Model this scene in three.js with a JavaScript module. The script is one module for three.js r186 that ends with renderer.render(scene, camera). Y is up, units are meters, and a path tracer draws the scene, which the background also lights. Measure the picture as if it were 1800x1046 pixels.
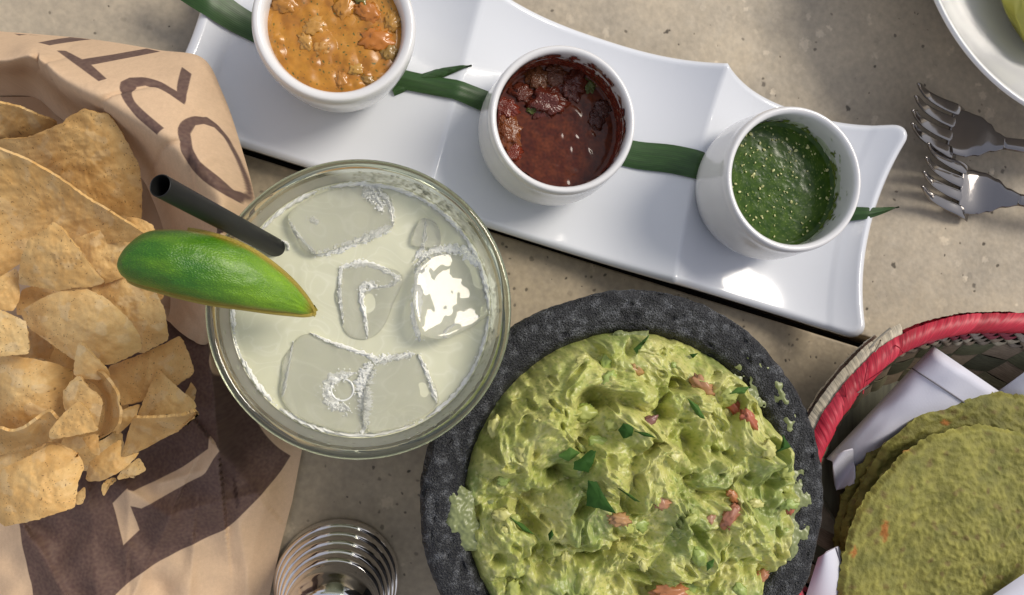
import * as THREE from 'three';
import { mergeGeometries, mergeVertices, toCreasedNormals } from 'three/addons/utils/BufferGeometryUtils.js';
import { RoundedBoxGeometry } from 'three/addons/geometries/RoundedBoxGeometry.js';
import { createNoise3D } from 'simplex-noise';

// ---------------------------------------------------------------- camera, sky, sun, exposure
const scene = new THREE.Scene();
const FOC = 1387, CAM_H = 0.37;
const camera = new THREE.PerspectiveCamera(2 * Math.atan(523 / FOC) * 180 / Math.PI, 1800 / 1046, 0.01, 30);
camera.position.set(0, CAM_H, 0);
camera.up.set(0, 0, -1);
camera.lookAt(230 / FOC, CAM_H - 1, -32 / FOC);
camera.updateMatrixWorld();
camera.focus = 0.33;
const renderer = new THREE.WebGLRenderer({ antialias: true });
renderer.toneMapping = THREE.LinearToneMapping;
renderer.toneMappingExposure = 1.0;
renderer.shadowMap.enabled = true;

const SUN = new THREE.Vector3(0.74, 0.82, -0.40).normalize();
{ // clear sky seen from a table: dim blue-grey zenith, bright pale horizon, a broad glow round the sun
  const W = 256, H = 128, d = new Float32Array(W * H * 4), v = new THREE.Vector3();
  for (let j = 0; j < H; j++) for (let i = 0; i < W; i++) {
    const el = ((j + 0.5) / H - 0.5) * Math.PI, az = ((i + 0.5) / W - 0.5) * 2 * Math.PI;
    v.set(Math.cos(el) * Math.cos(az), Math.sin(el), Math.cos(el) * Math.sin(az));
    const up = Math.max(0, v.y), t = Math.pow(up, 0.55), c = Math.max(0, v.dot(SUN));
    const glow = 0.30 * Math.pow(c, 3) + 0.5 * Math.pow(c, 24);
    const mixed = (a, b) => a * (1 - t) + b * t;
    const k = (j * W + i) * 4, s = v.y > 0 ? 1 : 0.35;
    d[k] = s * (mixed(0.66, 0.325) + glow * 1.0);
    d[k + 1] = s * (mixed(0.665, 0.35) + glow * 0.95);
    d[k + 2] = s * (mixed(0.71, 0.44) + glow * 0.88);
    d[k + 3] = 1;
  }
  const sky = new THREE.DataTexture(d, W, H, THREE.RGBAFormat, THREE.FloatType);
  sky.mapping = THREE.EquirectangularReflectionMapping; sky.magFilter = THREE.LinearFilter; sky.minFilter = THREE.LinearFilter; sky.wrapS = THREE.RepeatWrapping; sky.needsUpdate = true;
  scene.background = sky; scene.environment = sky;
}
const sun = new THREE.DirectionalLight(new THREE.Color(1, 0.92, 0.80), 2.45);
sun.position.copy(SUN).multiplyScalar(2); sun.target.position.set(0.05, 0, 0);
sun.castShadow = true; sun.shadow.radius = 44; sun.shadow.mapSize.set(2048, 2048);
Object.assign(sun.shadow.camera, { left: -0.6, right: 0.6, top: 0.6, bottom: -0.6, near: 0.1, far: 5 });
scene.add(sun, sun.target);

// ---------------------------------------------------------------- helpers
let seedState = 12345;
const rnd = () => { seedState = (seedState * 1664525 + 1013904223) >>> 0; return seedState / 4294967296; };
const rr = (a, b) => a + (b - a) * rnd();
const n3 = createNoise3D(rnd), n3b = createNoise3D(rnd);
const fbm = (x, y, z, o = 4) => { let s = 0, a = 0.5, f = 1; for (let i = 0; i < o; i++) { s += a * n3(x * f, y * f, z * f); a *= 0.5; f *= 2.03; } return s; };
const clamp = (x, a = 0, b = 1) => Math.min(b, Math.max(a, x));
const sstep = (a, b, x) => { const t = clamp((x - a) / (b - a)); return t * t * (3 - 2 * t); };
const lerp = (a, b, t) => a + (b - a) * t;
const V = (x, y, z) => new THREE.Vector3(x, y, z);

const CAM = camera.matrixWorld.clone();
// the place at height y above the table that stands at a measured spot of the 1800 x 1046 photograph
function P(u, v, y = 0) {
  const dir = V((u - 900) / FOC, -(v - 523) / FOC, -1).transformDirection(CAM);
  return camera.position.clone().addScaledVector(dir, (y - CAM_H) / dir.y);
}
const numbers = {};
function numbered(name) { const n = numbers[name] = (numbers[name] ?? -1) + 1; return n ? name + '_' + String(n).padStart(3, '0') : name; }
function tag(o, label, category, group, kind) { if (label) o.userData.label = label; if (category) o.userData.category = category; if (group) o.userData.group = group; if (kind) o.userData.kind = kind; return o; }
function lit(m) { m.castShadow = true; m.receiveShadow = true; return m; }
function thing(name, label, category, group, pos) { const g = new THREE.Group(); g.name = numbered(name); if (pos) g.position.copy(pos); scene.add(g); return tag(g, label, category, group); }
function part(name, geo, mat, parent) {
  const m = lit(new THREE.Mesh(geo, mat)); m.name = parent === scene ? numbered(name) : name;
  parent.updateMatrixWorld?.(); let p = V(0, 0, 0); if (parent !== scene) parent.getWorldPosition(p);
  if (geo.userData.world && p.lengthSq() > 0) { m.geometry = geo.clone(); m.geometry.translate(-p.x, -p.y, -p.z); }
  parent.add(m); return m;
}
const world = (g) => { g.userData.world = true; return g; };
const centre = (pts) => pts.reduce((a, p) => a.add(p), V(0, 0, 0)).multiplyScalar(1 / pts.length);

function grid(nu, nv, fn, uvf, wrapU = false) {   // fn(s, t) -> Vector3, s,t in 0..1
  const pos = [], uv = [], idx = [], cols = wrapU ? nu : nu + 1;
  for (let j = 0; j <= nv; j++) for (let i = 0; i < cols; i++) {
    const p = fn(i / nu, j / nv); pos.push(p.x, p.y, p.z);
    const w = uvf ? uvf(i / nu, j / nv, p) : [p.x, -p.z]; uv.push(w[0], w[1]);
  }
  for (let j = 0; j < nv; j++) for (let i = 0; i < nu; i++) {
    const a = j * cols + i, b = j * cols + (i + 1) % cols, c = a + cols, d = b + cols;
    idx.push(a, c, b, b, c, d);
  }
  const g = new THREE.BufferGeometry();
  g.setAttribute('position', new THREE.Float32BufferAttribute(pos, 3));
  g.setAttribute('uv', new THREE.Float32BufferAttribute(uv, 2));
  g.setIndex(idx); g.computeVertexNormals(); return world(g);
}
function faceUp(g) { // turn a sheet so that it mostly faces up
  g.computeVertexNormals(); const n = g.attributes.normal; let s = 0; for (let i = 0; i < n.count; i++) s += n.getY(i);
  if (s < 0) { const a = g.index.array; for (let i = 0; i < a.length; i += 3) { const t = a[i]; a[i] = a[i + 1]; a[i + 1] = t; } g.computeVertexNormals(); }
  return g;
}
function thicken(g, t) {   // a sheet with real thickness: underside and rim added
  const p = g.attributes.position, n = g.attributes.normal, uv = g.attributes.uv, col = g.attributes.color, N = p.count, ix = Array.from(g.index.array);
  const edge = new Map(), key = (a, b) => a * 4000003 + b;
  for (let i = 0; i < ix.length; i += 3) for (let k = 0; k < 3; k++) edge.set(key(ix[i + k], ix[i + (k + 1) % 3]), [ix[i + k], ix[i + (k + 1) % 3]]);
  const pos = Array.from(p.array), uvs = Array.from(uv.array), cs = col ? Array.from(col.array) : null, nor = Array.from(n.array);
  for (let i = 0; i < N; i++) {
    pos.push(p.getX(i) - n.getX(i) * t, p.getY(i) - n.getY(i) * t, p.getZ(i) - n.getZ(i) * t); uvs.push(uv.getX(i), uv.getY(i)); nor.push(-n.getX(i), -n.getY(i), -n.getZ(i));
    if (cs) cs.push(col.getX(i), col.getY(i), col.getZ(i));
  }
  const out = ix.slice();
  for (let i = 0; i < ix.length; i += 3) out.push(ix[i] + N, ix[i + 2] + N, ix[i + 1] + N);
  const A = V(0, 0, 0), B = V(0, 0, 0), C = V(0, 0, 0);
  for (const [a, b] of edge.values()) if (!edge.has(key(b, a))) {
    const base = pos.length / 3;
    A.fromArray(pos, a * 3); B.fromArray(pos, b * 3); C.fromArray(pos, (a + N) * 3);
    const nn = B.clone().sub(A).cross(C.clone().sub(A)); if (nn.lengthSq() < 1e-18) continue; nn.normalize().negate();
    for (const q of [a, b, a + N, b + N]) { pos.push(pos[q * 3], pos[q * 3 + 1], pos[q * 3 + 2]); uvs.push(uvs[q * 2], uvs[q * 2 + 1]); nor.push(nn.x, nn.y, nn.z); if (cs) cs.push(cs[q * 3], cs[q * 3 + 1], cs[q * 3 + 2]); }
    out.push(base, base + 2, base + 1, base + 1, base + 2, base + 3);
  }
  const r = new THREE.BufferGeometry();
  r.setAttribute('position', new THREE.Float32BufferAttribute(pos, 3)); r.setAttribute('uv', new THREE.Float32BufferAttribute(uvs, 2)); r.setAttribute('normal', new THREE.Float32BufferAttribute(nor, 3));
  if (cs) r.setAttribute('color', new THREE.Float32BufferAttribute(cs, 3));
  r.setIndex(out); if (g.userData.world) world(r); return r;
}
function colour(g, fn) { const p = g.attributes.position, c = new Float32Array(p.count * 3); for (let i = 0; i < p.count; i++) { const q = fn(p.getX(i), p.getY(i), p.getZ(i), i); c.set(q, i * 3); } g.setAttribute('color', new THREE.BufferAttribute(c, 3)); return g; }
const mix3 = (a, b, t) => [lerp(a[0], b[0], t), lerp(a[1], b[1], t), lerp(a[2], b[2], t)];
function catmull(pts, closed = false) { return new THREE.CatmullRomCurve3(pts, closed, 'centripetal'); }
// a solid bar along a path: half width hw(t) along side(t), half thickness ht(t), rounded section
function loft(path, hw, ht, side, n = 40, m = 16, power = 2.6) {
  const c = Array.isArray(path) ? catmull(path) : path, sg = (x) => Math.sign(x) * Math.pow(Math.abs(x), 2 / power);
  const g = grid(m, n, (s, t) => {
    const p = c.getPoint(t), tan = c.getTangent(t), sd = side.clone().addScaledVector(tan, -side.dot(tan)).normalize(), up = sd.clone().cross(tan).normalize();
    const a = s * 2 * Math.PI; return p.addScaledVector(sd, hw(t) * sg(Math.cos(a))).addScaledVector(up, ht(t) * sg(Math.sin(a)));
  }, (s, t) => [s, t], true);
  const pos = Array.from(g.attributes.position.array), uv = Array.from(g.attributes.uv.array), ix = Array.from(g.index.array);
  for (const [row, flip] of [[0, 0], [n, 1]]) { // caps
    const q = c.getPoint(row / n), k = pos.length / 3; pos.push(q.x, q.y, q.z); uv.push(0.5, row / n);
    for (let i = 0; i < m; i++) { const a = row * m + i, b = row * m + (i + 1) % m; flip ? ix.push(a, k, b) : ix.push(a, b, k); }
  }
  const r = new THREE.BufferGeometry(); r.setAttribute('position', new THREE.Float32BufferAttribute(pos, 3)); r.setAttribute('uv', new THREE.Float32BufferAttribute(uv, 2)); r.setIndex(ix); r.computeVertexNormals();
  let vol = 0; const a = V(), b = V(), d = V(); for (let i = 0; i < ix.length; i += 3) { a.fromArray(pos, ix[i] * 3); b.fromArray(pos, ix[i + 1] * 3); d.fromArray(pos, ix[i + 2] * 3); vol += a.dot(b.cross(d)); }
  if (vol < 0) { for (let i = 0; i < ix.length; i += 3) { const t = ix[i]; ix[i] = ix[i + 1]; ix[i + 1] = t; } r.setIndex(ix); r.computeVertexNormals(); }
  return world(r);
}
function tube(pts, r, n = 24, m = 8) { return world(new THREE.TubeGeometry(catmull(pts), n, r, m, false)); }
function lathe(profile, seg = 96) { return new THREE.LatheGeometry(profile.map(([r, y]) => new THREE.Vector2(r, y)), seg); }
function smoothProfile(pts, n = 60) { const c = new THREE.CatmullRomCurve3(pts.map(([r, y]) => V(r, y, 0)), false, 'centripetal'); return c.getPoints(n).map((p) => [Math.max(0, p.x), p.y]); }

// textures: fn(x, y) in 0..1 -> [r, g, b] linear or a grey
function tex(size, fn, srgb = true, repeat = 1) {
  const d = new Uint8Array(size * size * 4), enc = (c) => Math.round(255 * (srgb ? (c <= 0.0031308 ? 12.92 * clamp(c) : 1.055 * Math.pow(clamp(c), 1 / 2.4) - 0.055) : clamp(c)));
  for (let j = 0; j < size; j++) for (let i = 0; i < size; i++) { const q = fn((i + 0.5) / size, (j + 0.5) / size), k = (j * size + i) * 4; if (typeof q === 'number') d[k] = d[k + 1] = d[k + 2] = enc(q); else { d[k] = enc(q[0]); d[k + 1] = enc(q[1]); d[k + 2] = enc(q[2]); } d[k + 3] = 255; }
  const t = new THREE.DataTexture(d, size, size, THREE.RGBAFormat); t.wrapS = t.wrapT = THREE.MirroredRepeatWrapping; t.magFilter = THREE.LinearFilter; t.minFilter = THREE.LinearMipmapLinearFilter; t.generateMipmaps = true;
  if (srgb) t.colorSpace = THREE.SRGBColorSpace; t.repeat.set(repeat, repeat); t.needsUpdate = true; return t;
}
const TAU = Math.PI * 2;
function tn(x, y, f, s = 0) { return n3(x * f * 1.3, y * f * 1.3, s * 7.31); }
const tfb = (x, y, f, s, o = 4) => { let q = 0, a = 0.5; for (let i = 0; i < o; i++) { q += a * tn(x, y, f, s + i * 1.7); a *= 0.5; f *= 2; } return q; };
const std = (o) => new THREE.MeshStandardMaterial(o);
const phy = (o) => new THREE.MeshPhysicalMaterial(o);
const lin = (r, g, b) => new THREE.Color().setRGB(r, g, b);

// ---------------------------------------------------------------- the table: two stone slabs with an open joint between them
const JOINT = { a: P(428, 270), b: P(1535, 618) };
{
  const dir = JOINT.b.clone().sub(JOINT.a).normalize(), out = V(dir.z, 0, -dir.x);           // out points to the far slab
  const ang = Math.atan2(-dir.z, dir.x);
  const stone = (base, warm, pits, pebbles, s) => {
    const spots = []; for (let i = 0; i < pits; i++) spots.push([rnd(), rnd(), rr(0.0010, 0.0034) * (rnd() < 0.1 ? 1.6 : 1), rr(0.5, 1), rr(0, 3.14), rr(0.5, 1)]);
    const peb = []; for (let i = 0; i < pebbles; i++) peb.push([rnd(), rnd(), rr(0.002, 0.011), rr(-0.5, 1), rr(0, 3.14), rr(0.5, 1)]);
    const N = 1400, dark = new Float32Array(N * N), light = new Float32Array(N * N);
    const stamp = (list, buf, soft) => { for (const [x, y, r, k, a, e] of list) { const R = Math.ceil(r * N * 1.6) + 1, ca = Math.cos(a), sa = Math.sin(a); for (let j = -R; j <= R; j++) for (let i = -R; i <= R; i++) { const X = (i * ca + j * sa) / (r * N), Y = (-i * sa + j * ca) / (r * N * e), wob = 0.35 * n3((x * N + i) * 0.12, (y * N + j) * 0.12, s); const d = Math.hypot(X, Y) + wob; const w = k * (1 - sstep(1 - soft, 1.05, d)); if (w === 0) continue; const q = ((Math.round(y * N) + j + N) % N) * N + (Math.round(x * N) + i + N) % N; if (Math.abs(w) > Math.abs(buf[q])) buf[q] = w; } } };
    stamp(spots, dark, 0.5); stamp(peb, light, 0.6);
    const val = (x, y) => { const q = Math.min(N - 1, Math.floor(y * N)) * N + Math.min(N - 1, Math.floor(x * N)); return [dark[q], light[q]]; };
    const map = tex(N, (x, y) => {
      const [dk, lt] = val(x, y), big = tfb(x, y, 5, s, 5), fine = tfb(x, y, 60, s + 9, 3), grain = (n3(x * 900, y * 900, s) * 0.5);
      const t = 0.5 + 0.55 * big + 0.25 * fine, c = mix3(base, warm, clamp(t)), k = 1 + 0.16 * big + 0.13 * fine + 0.06 * grain + 0.42 * lt;
      return mix3([c[0] * k, c[1] * k, c[2] * k], [0.035, 0.03, 0.025], 0.85 * dk);
    });
    const bump = tex(512, (x, y) => 0.6 + 0.25 * tfb(x, y, 90, s + 3, 3) - 0.5 * val(x, y)[0], false);
    const rough = tex(512, (x, y) => 0.62 + 0.16 * tfb(x, y, 24, s + 4, 3) + 0.4 * val(x, y)[0], false);
    for (const t of [map, bump, rough]) t.repeat.set(1 / 0.36, 1 / 0.36);
    return std({ map, bumpMap: bump, bumpScale: 0.0004, roughnessMap: rough, roughness: 1 });
  };
  const far = stone([0.40, 0.345, 0.265], [0.49, 0.41, 0.295], 420, 520, 1.3), near = stone([0.34, 0.28, 0.195], [0.44, 0.355, 0.235], 1500, 160, 5.1);
  const t = tag(new THREE.Group(), 'beige speckled stone table of two slabs with a dark open joint', null, null, 'structure'); t.name = 'table'; scene.add(t);
  t.position.copy(JOINT.a).setY(0); t.rotation.y = ang;
  const slab = (depth, z) => { const g = new RoundedBoxGeometry(2.4, 0.03, depth, 3, 0.0012), p = g.attributes.position, u = g.attributes.uv; for (let i = 0; i < p.count; i++) u.setXY(i, p.getX(i) + (Math.abs(g.attributes.normal.getX(i)) > 0.7 ? p.getY(i) : 0), -p.getZ(i) + p.getY(i)); return [g, z]; };
  const [g1] = slab(0.9), [g2] = slab(0.9);
  const s1 = part('slab', g1, near, t); s1.position.set(0.3, -0.015, 0.45);
  const s2 = part('slab', g2, far, t); s2.position.set(0.3, -0.015, -0.45 - 0.0062);
  const rail = part('support_rail', new THREE.BoxGeometry(2.4, 0.02, 0.05), std({ color: lin(0.03, 0.024, 0.018), roughness: 0.8 }), t); rail.position.set(0.3, -0.0405, 0);
}
// ---------------------------------------------------------------- white wavy serving plate, its leaf and three ramekins
const glaze = phy({ color: lin(0.73, 0.755, 0.80), roughness: 0.16, clearcoat: 0.6, clearcoatRoughness: 0.06, ior: 1.5 });
const glaze2 = phy({ color: lin(0.78, 0.775, 0.77), roughness: 0.2, clearcoat: 0.6, clearcoatRoughness: 0.08, ior: 1.5 });
const RIDGES = [0, 0.352, 0.71, 1];                                // along the plate
const plateWave = (s) => {                                        // 0 in the middle of a section, 1 on a ridge or an end
  for (let i = 0; i < 3; i++) if (s <= RIDGES[i + 1]) { const q = (s - RIDGES[i]) / (RIDGES[i + 1] - RIDGES[i]); return Math.pow(Math.abs(2 * q - 1), 2.6); }
  return 1;
};
const plateTop = [P(392, -172, 0.024), P(1590, 226, 0.026)], plateLow = [P(285, 208, 0.020), P(1492, 588, 0.018)];
function platePoint(s, t) {                                        // s along, t across (0 far edge, 1 near edge)
  const w = plateWave(s), a = plateTop[0].clone().lerp(plateTop[1], s), b = plateLow[0].clone().lerp(plateLow[1], s), c = 2 * t - 1;
  const p = a.clone().lerp(b, t), across = b.clone().sub(a).normalize(), along = plateTop[1].clone().sub(plateTop[0]).setY(0).normalize();
  const bend = 1 - w, edge = c * c * c * c;
  p.addScaledVector(across, -c * Math.abs(c) * (s > RIDGES[1] && s < RIDGES[2] ? 0.0022 : 0.0058) * bend * (c < 0 ? 1 : 0.45));       // long edges draw in between the ridges
  const end = (s - 0.5) * 2; p.addScaledVector(along, -Math.sign(end) * Math.pow(Math.abs(end), 12) * 0.006 * (1 - c * c));   // short ends draw in
  p.y = 0.0105 + (s > 0.04 && s < 0.96 ? 0.0155 : 0.0165) * w * (0.62 + 0.38 * c * c) + 0.0035 * edge * (1 - 0.5 * w) + 0.001 * Math.abs(end);
  return p;
}
const plateST = (p) => { let s = 0.5, t = 0.5; for (let k = 0; k < 14; k++) { const q = platePoint(s, t), e = p.clone().sub(q).setY(0), h = 1e-3, ds = platePoint(s + h, t).sub(q).divideScalar(h).setY(0), dt = platePoint(s, t + h).sub(q).divideScalar(h).setY(0); const det = ds.x * dt.z - ds.z * dt.x; s = clamp(s + (e.x * dt.z - e.z * dt.x) / det * 0.8, 0.0, 1.0); t = clamp(t + (ds.x * e.z - ds.z * e.x) / det * 0.8); } return [s, t]; };
const plateY = (p) => platePoint(...plateST(p)).y;
{
  const th = 0.0046, R = 0.0023;   // rounded edge and corners
  const g = grid(220, 90, (s, t) => {
    const p = platePoint(s, t); return p;
  });
  faceUp(g);
  // rounded outline: the corner points are pulled in along a small arc
  const pos = g.attributes.position, cols = 221;
  const corner = 0.006;
  for (let j = 0; j <= 90; j++) for (let i = 0; i < cols; i++) {
    const s = i / 220, t = j / 90, L = 0.33, Wd = 0.105, x = Math.min(s, 1 - s) * L, y = Math.min(t, 1 - t) * Wd;
    if (x < corner && y < corner) { const dx = corner - x, dy = corner - y, m = Math.max(dx, dy), l = Math.hypot(dx, dy), f = l > 0 ? m / l : 1; const nx = corner - dx * f, ny = corner - dy * f; const q = platePoint(s < 0.5 ? nx / L : 1 - nx / L, t < 0.5 ? ny / Wd : 1 - ny / Wd); pos.setXYZ(j * cols + i, q.x, q.y, q.z); }
  }
  g.computeVertexNormals();
  // closed skin: top, half-round edge, underside
  const N = pos.count, P0 = [], uv = [], ix = Array.from(g.index.array), nrm = g.attributes.normal;
  for (let i = 0; i < N; i++) { P0.push(pos.getX(i), pos.getY(i), pos.getZ(i)); uv.push(0, 0); }
  for (let i = 0; i < N; i++) { P0.push(pos.getX(i) - nrm.getX(i) * th, pos.getY(i) - th, pos.getZ(i) - nrm.getZ(i) * th); uv.push(0, 0); }
  const M = ix.length; for (let i = 0; i < M; i += 3) ix.push(ix[i] + N, ix[i + 2] + N, ix[i + 1] + N);
  const loop = []; for (let i = 0; i < cols; i++) loop.push(i); for (let j = 1; j <= 90; j++) loop.push(j * cols + 220); for (let i = 219; i >= 0; i--) loop.push(90 * cols + i); for (let j = 89; j >= 1; j--) loop.push(j * cols);
  let prev = loop; const steps = 8, K = loop.length;
  for (let k = 1; k <= steps; k++) {
    const a = Math.PI * k / steps, ring = [];
    for (let q = 0; q < K; q++) {
      if (k === steps) { ring.push(loop[q] + N); continue; }
      const i = loop[q], b = loop[(q + K - 1) % K], c = loop[(q + 1) % K], tx = pos.getX(c) - pos.getX(b), tz = pos.getZ(c) - pos.getZ(b), l = Math.hypot(tx, tz) || 1;
      const ox = tz / l, oz = -tx / l, e = Math.sin(a) * R, w = (1 - Math.cos(a)) / 2;
      ring.push(P0.length / 3); P0.push(pos.getX(i) + ox * e - nrm.getX(i) * th * w, pos.getY(i) - th * w, pos.getZ(i) + oz * e - nrm.getZ(i) * th * w); uv.push(0, 0);
    }
    for (let q = 0; q < K; q++) { const a0 = prev[q], b0 = prev[(q + 1) % K], c0 = ring[q], d0 = ring[(q + 1) % K]; ix.push(a0, b0, c0, b0, d0, c0); }
    prev = ring;
  }
  const r = new THREE.BufferGeometry(); r.setAttribute('position', new THREE.Float32BufferAttribute(P0, 3)); r.setAttribute('uv', new THREE.Float32BufferAttribute(uv, 2)); r.setIndex(ix); r.computeVertexNormals();
  const c = P(960, 260, 0); const plate = thing('serving_plate', 'long white wavy ceramic plate carrying three sauce ramekins', 'plate', null, c);
  part('plate_body', world(r), glaze, plate);
  const foot = new THREE.BoxGeometry(0.25, 0.0055, 0.05), fm = part('foot', foot, glaze, plate); fm.position.set(0, 0.0032, 0); fm.rotation.y = -0.31;
}

// leaf strips lying on the plate under the ramekins
const leafMat = phy({ map: tex(256, (x, y) => { const vein = Math.pow(Math.abs(Math.sin(y * 46 + 0.6 * n3(x * 3, y * 9, 1))), 6), k = 0.85 + 0.3 * tfb(x, y, 4, 2) - 0.14 * vein + 0.12 * Math.exp(-Math.pow((y - 0.5) / 0.02, 2)); return [0.030 * k, 0.085 * k, 0.015 * k]; }), roughness: 0.42, bumpMap: tex(128, (x, y) => Math.abs(Math.sin(y * 46)), false), bumpScale: 0.00003, side: THREE.DoubleSide });
function leafBlade(name, label, pts, wid, lift, group) {
  const mid = catmull(pts.map(([u, v]) => { const p = P(u, v, 0.014); p.y = plateY(p) + lift; return p; }));
  const g = grid(80, 10, (s, t) => {
    const p = mid.getPoint(s), d = mid.getTangent(s).setY(0).normalize(), c = 2 * t - 1, w = wid(s);
    p.x += -d.z * c * w; p.z += d.x * c * w;
    const st = plateST(p), inside = st[0] < 0.995 && st[1] < 0.995 && st[1] > 0.005;
    p.y = (inside ? Math.max(plateY(p) + lift, 0) : p.y) + 0.0012 * (1 - c * c) + 0.0004 * n3(s * 7, t * 2, 3);
    return p;
  }, (s, t) => [s * 3, t]);
  const o = part(name, thicken(faceUp(g), 0.0004), leafMat, scene); tag(o, label, 'leaf', group); return o;
}
leafBlade('leaf', 'long dark green leaf running under all three ramekins', [[300, -36], [385, 20], [440, 48], [590, 108], [700, 138], [780, 160], [860, 184], [985, 228], [1110, 270], [1180, 283], [1250, 308], [1380, 360], [1500, 378], [1556, 369]], (s) => 0.0068 * Math.pow(clamp((1 - s) * 7), 0.75) * (0.82 + 0.18 * Math.cos(s * 9)), 0.0012);
leafBlade('leaf', 'small pointed leaf tip sticking out beside the orange salsa ramekin', [[690, 160], [750, 138], [790, 130], [826, 124]], (s) => 0.0022 * Math.pow(clamp((1 - s) * 2.2), 0.8), 0.0006);

function ramekin(label, uc, vc, rpx, rimY, profile, tiltKey) {
  const c = P(uc, vc, rimY), R = P(uc + rpx, vc, rimY).sub(P(uc - rpx, vc, rimY)).length() / 2;
  const base = c.clone(); base.y = plateY(base) + 0.0006;
  const H = rimY - base.y, t = thing('ramekin', label, 'ramekin', 'ramekins in a row on the white plate', base);
  part('ramekin_body', lathe(smoothProfile(profile(R, H), 110), 128), glaze2, t);
  return { c, R, H, base, t };
}
const cup = (R, H) => [[0, 0.0008], [R * 0.62, 0.0005], [R * 0.82, 0.0012], [R * 0.93, 0.006], [R * 1.035, H * 0.38], [R * 1.03, H * 0.62], [R * 1.0, H * 0.86], [R * 0.995, H * 0.95], [R * 0.965, H * 0.997], [R * 0.93, H], [R * 0.895, H * 0.975], [R * 0.885, H * 0.9], [R * 0.905, H * 0.6], [R * 0.90, H * 0.35], [R * 0.80, 0.008], [R * 0.5, 0.0055], [0, 0.005]];
const bowl = (R, H) => [[0, 0.0008], [R * 0.6, 0.0005], [R * 0.74, 0.001], [R * 0.80, 0.004], [R * 0.90, H * 0.35], [R * 0.965, H * 0.65], [R * 0.995, H * 0.86], [R * 0.985, H * 0.95], [R * 0.955, H * 0.995], [R * 0.915, H], [R * 0.86, H * 0.975], [R * 0.825, H * 0.90], [R * 0.80, H * 0.7], [R * 0.74, H * 0.35], [R * 0.6, 0.008], [0, 0.006]];
const ram1 = ramekin('white ramekin of chunky orange salsa cut by the top edge', 588, 39, 147, 0.053, bowl);
const ram2 = ramekin('white ramekin of dark red salsa in the middle of the plate', 991, 209, 130, 0.053, cup);
const ram3 = ramekin('white ramekin of smooth green salsa nearest the forks', 1398, 314, 121, 0.056, cup);

// contents: a sauce is a disc with lumps; h(x, z) in metres about its level
function sauce(name, label, ram, r, y, hfn, cfn, mat, na = 220, nr = 90) {
  const g = grid(na, nr, (s, t) => { const a = s * TAU, q = r * Math.min(1, t), x = q * Math.cos(a), z = q * Math.sin(a); return V(x, y + hfn(x, z, t), z); }, null, true);
  faceUp(g); if (cfn) colour(g, cfn);
  g.userData.world = false;
  const t = thing(name, label, 'salsa', null, ram.base.clone()); const m = part('sauce', thicken(g, 0.004), mat, t); return t;
}
function lump(r, seed, sq = [1, 1, 1], amp = 0.25, f = 1.6, det = 4) { let g = mergeVertices(new THREE.IcosahedronGeometry(1, det).deleteAttribute('uv').deleteAttribute('normal')); const p = g.attributes.position, uv = new Float32Array(p.count * 2); for (let i = 0; i < p.count; i++) { const v = V(p.getX(i), p.getY(i), p.getZ(i)); uv[i * 2] = v.x * 0.5 + v.y * 0.3; uv[i * 2 + 1] = v.z * 0.5 + v.y * 0.2; const k = r * (1 + amp * n3(v.x * f + seed, v.y * f, v.z * f) + amp * 0.4 * n3(v.x * f * 2.6, v.y * f * 2.6 + seed, v.z * f * 2.6)); p.setXYZ(i, v.x * k * sq[0], v.y * k * sq[1], v.z * k * sq[2]); } g.setAttribute('uv', new THREE.BufferAttribute(uv, 2)); g.computeVertexNormals(); return g; }
function local(ram, u, v, y) { return P(u, v, ram.base.y + y).sub(ram.base); }
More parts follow.
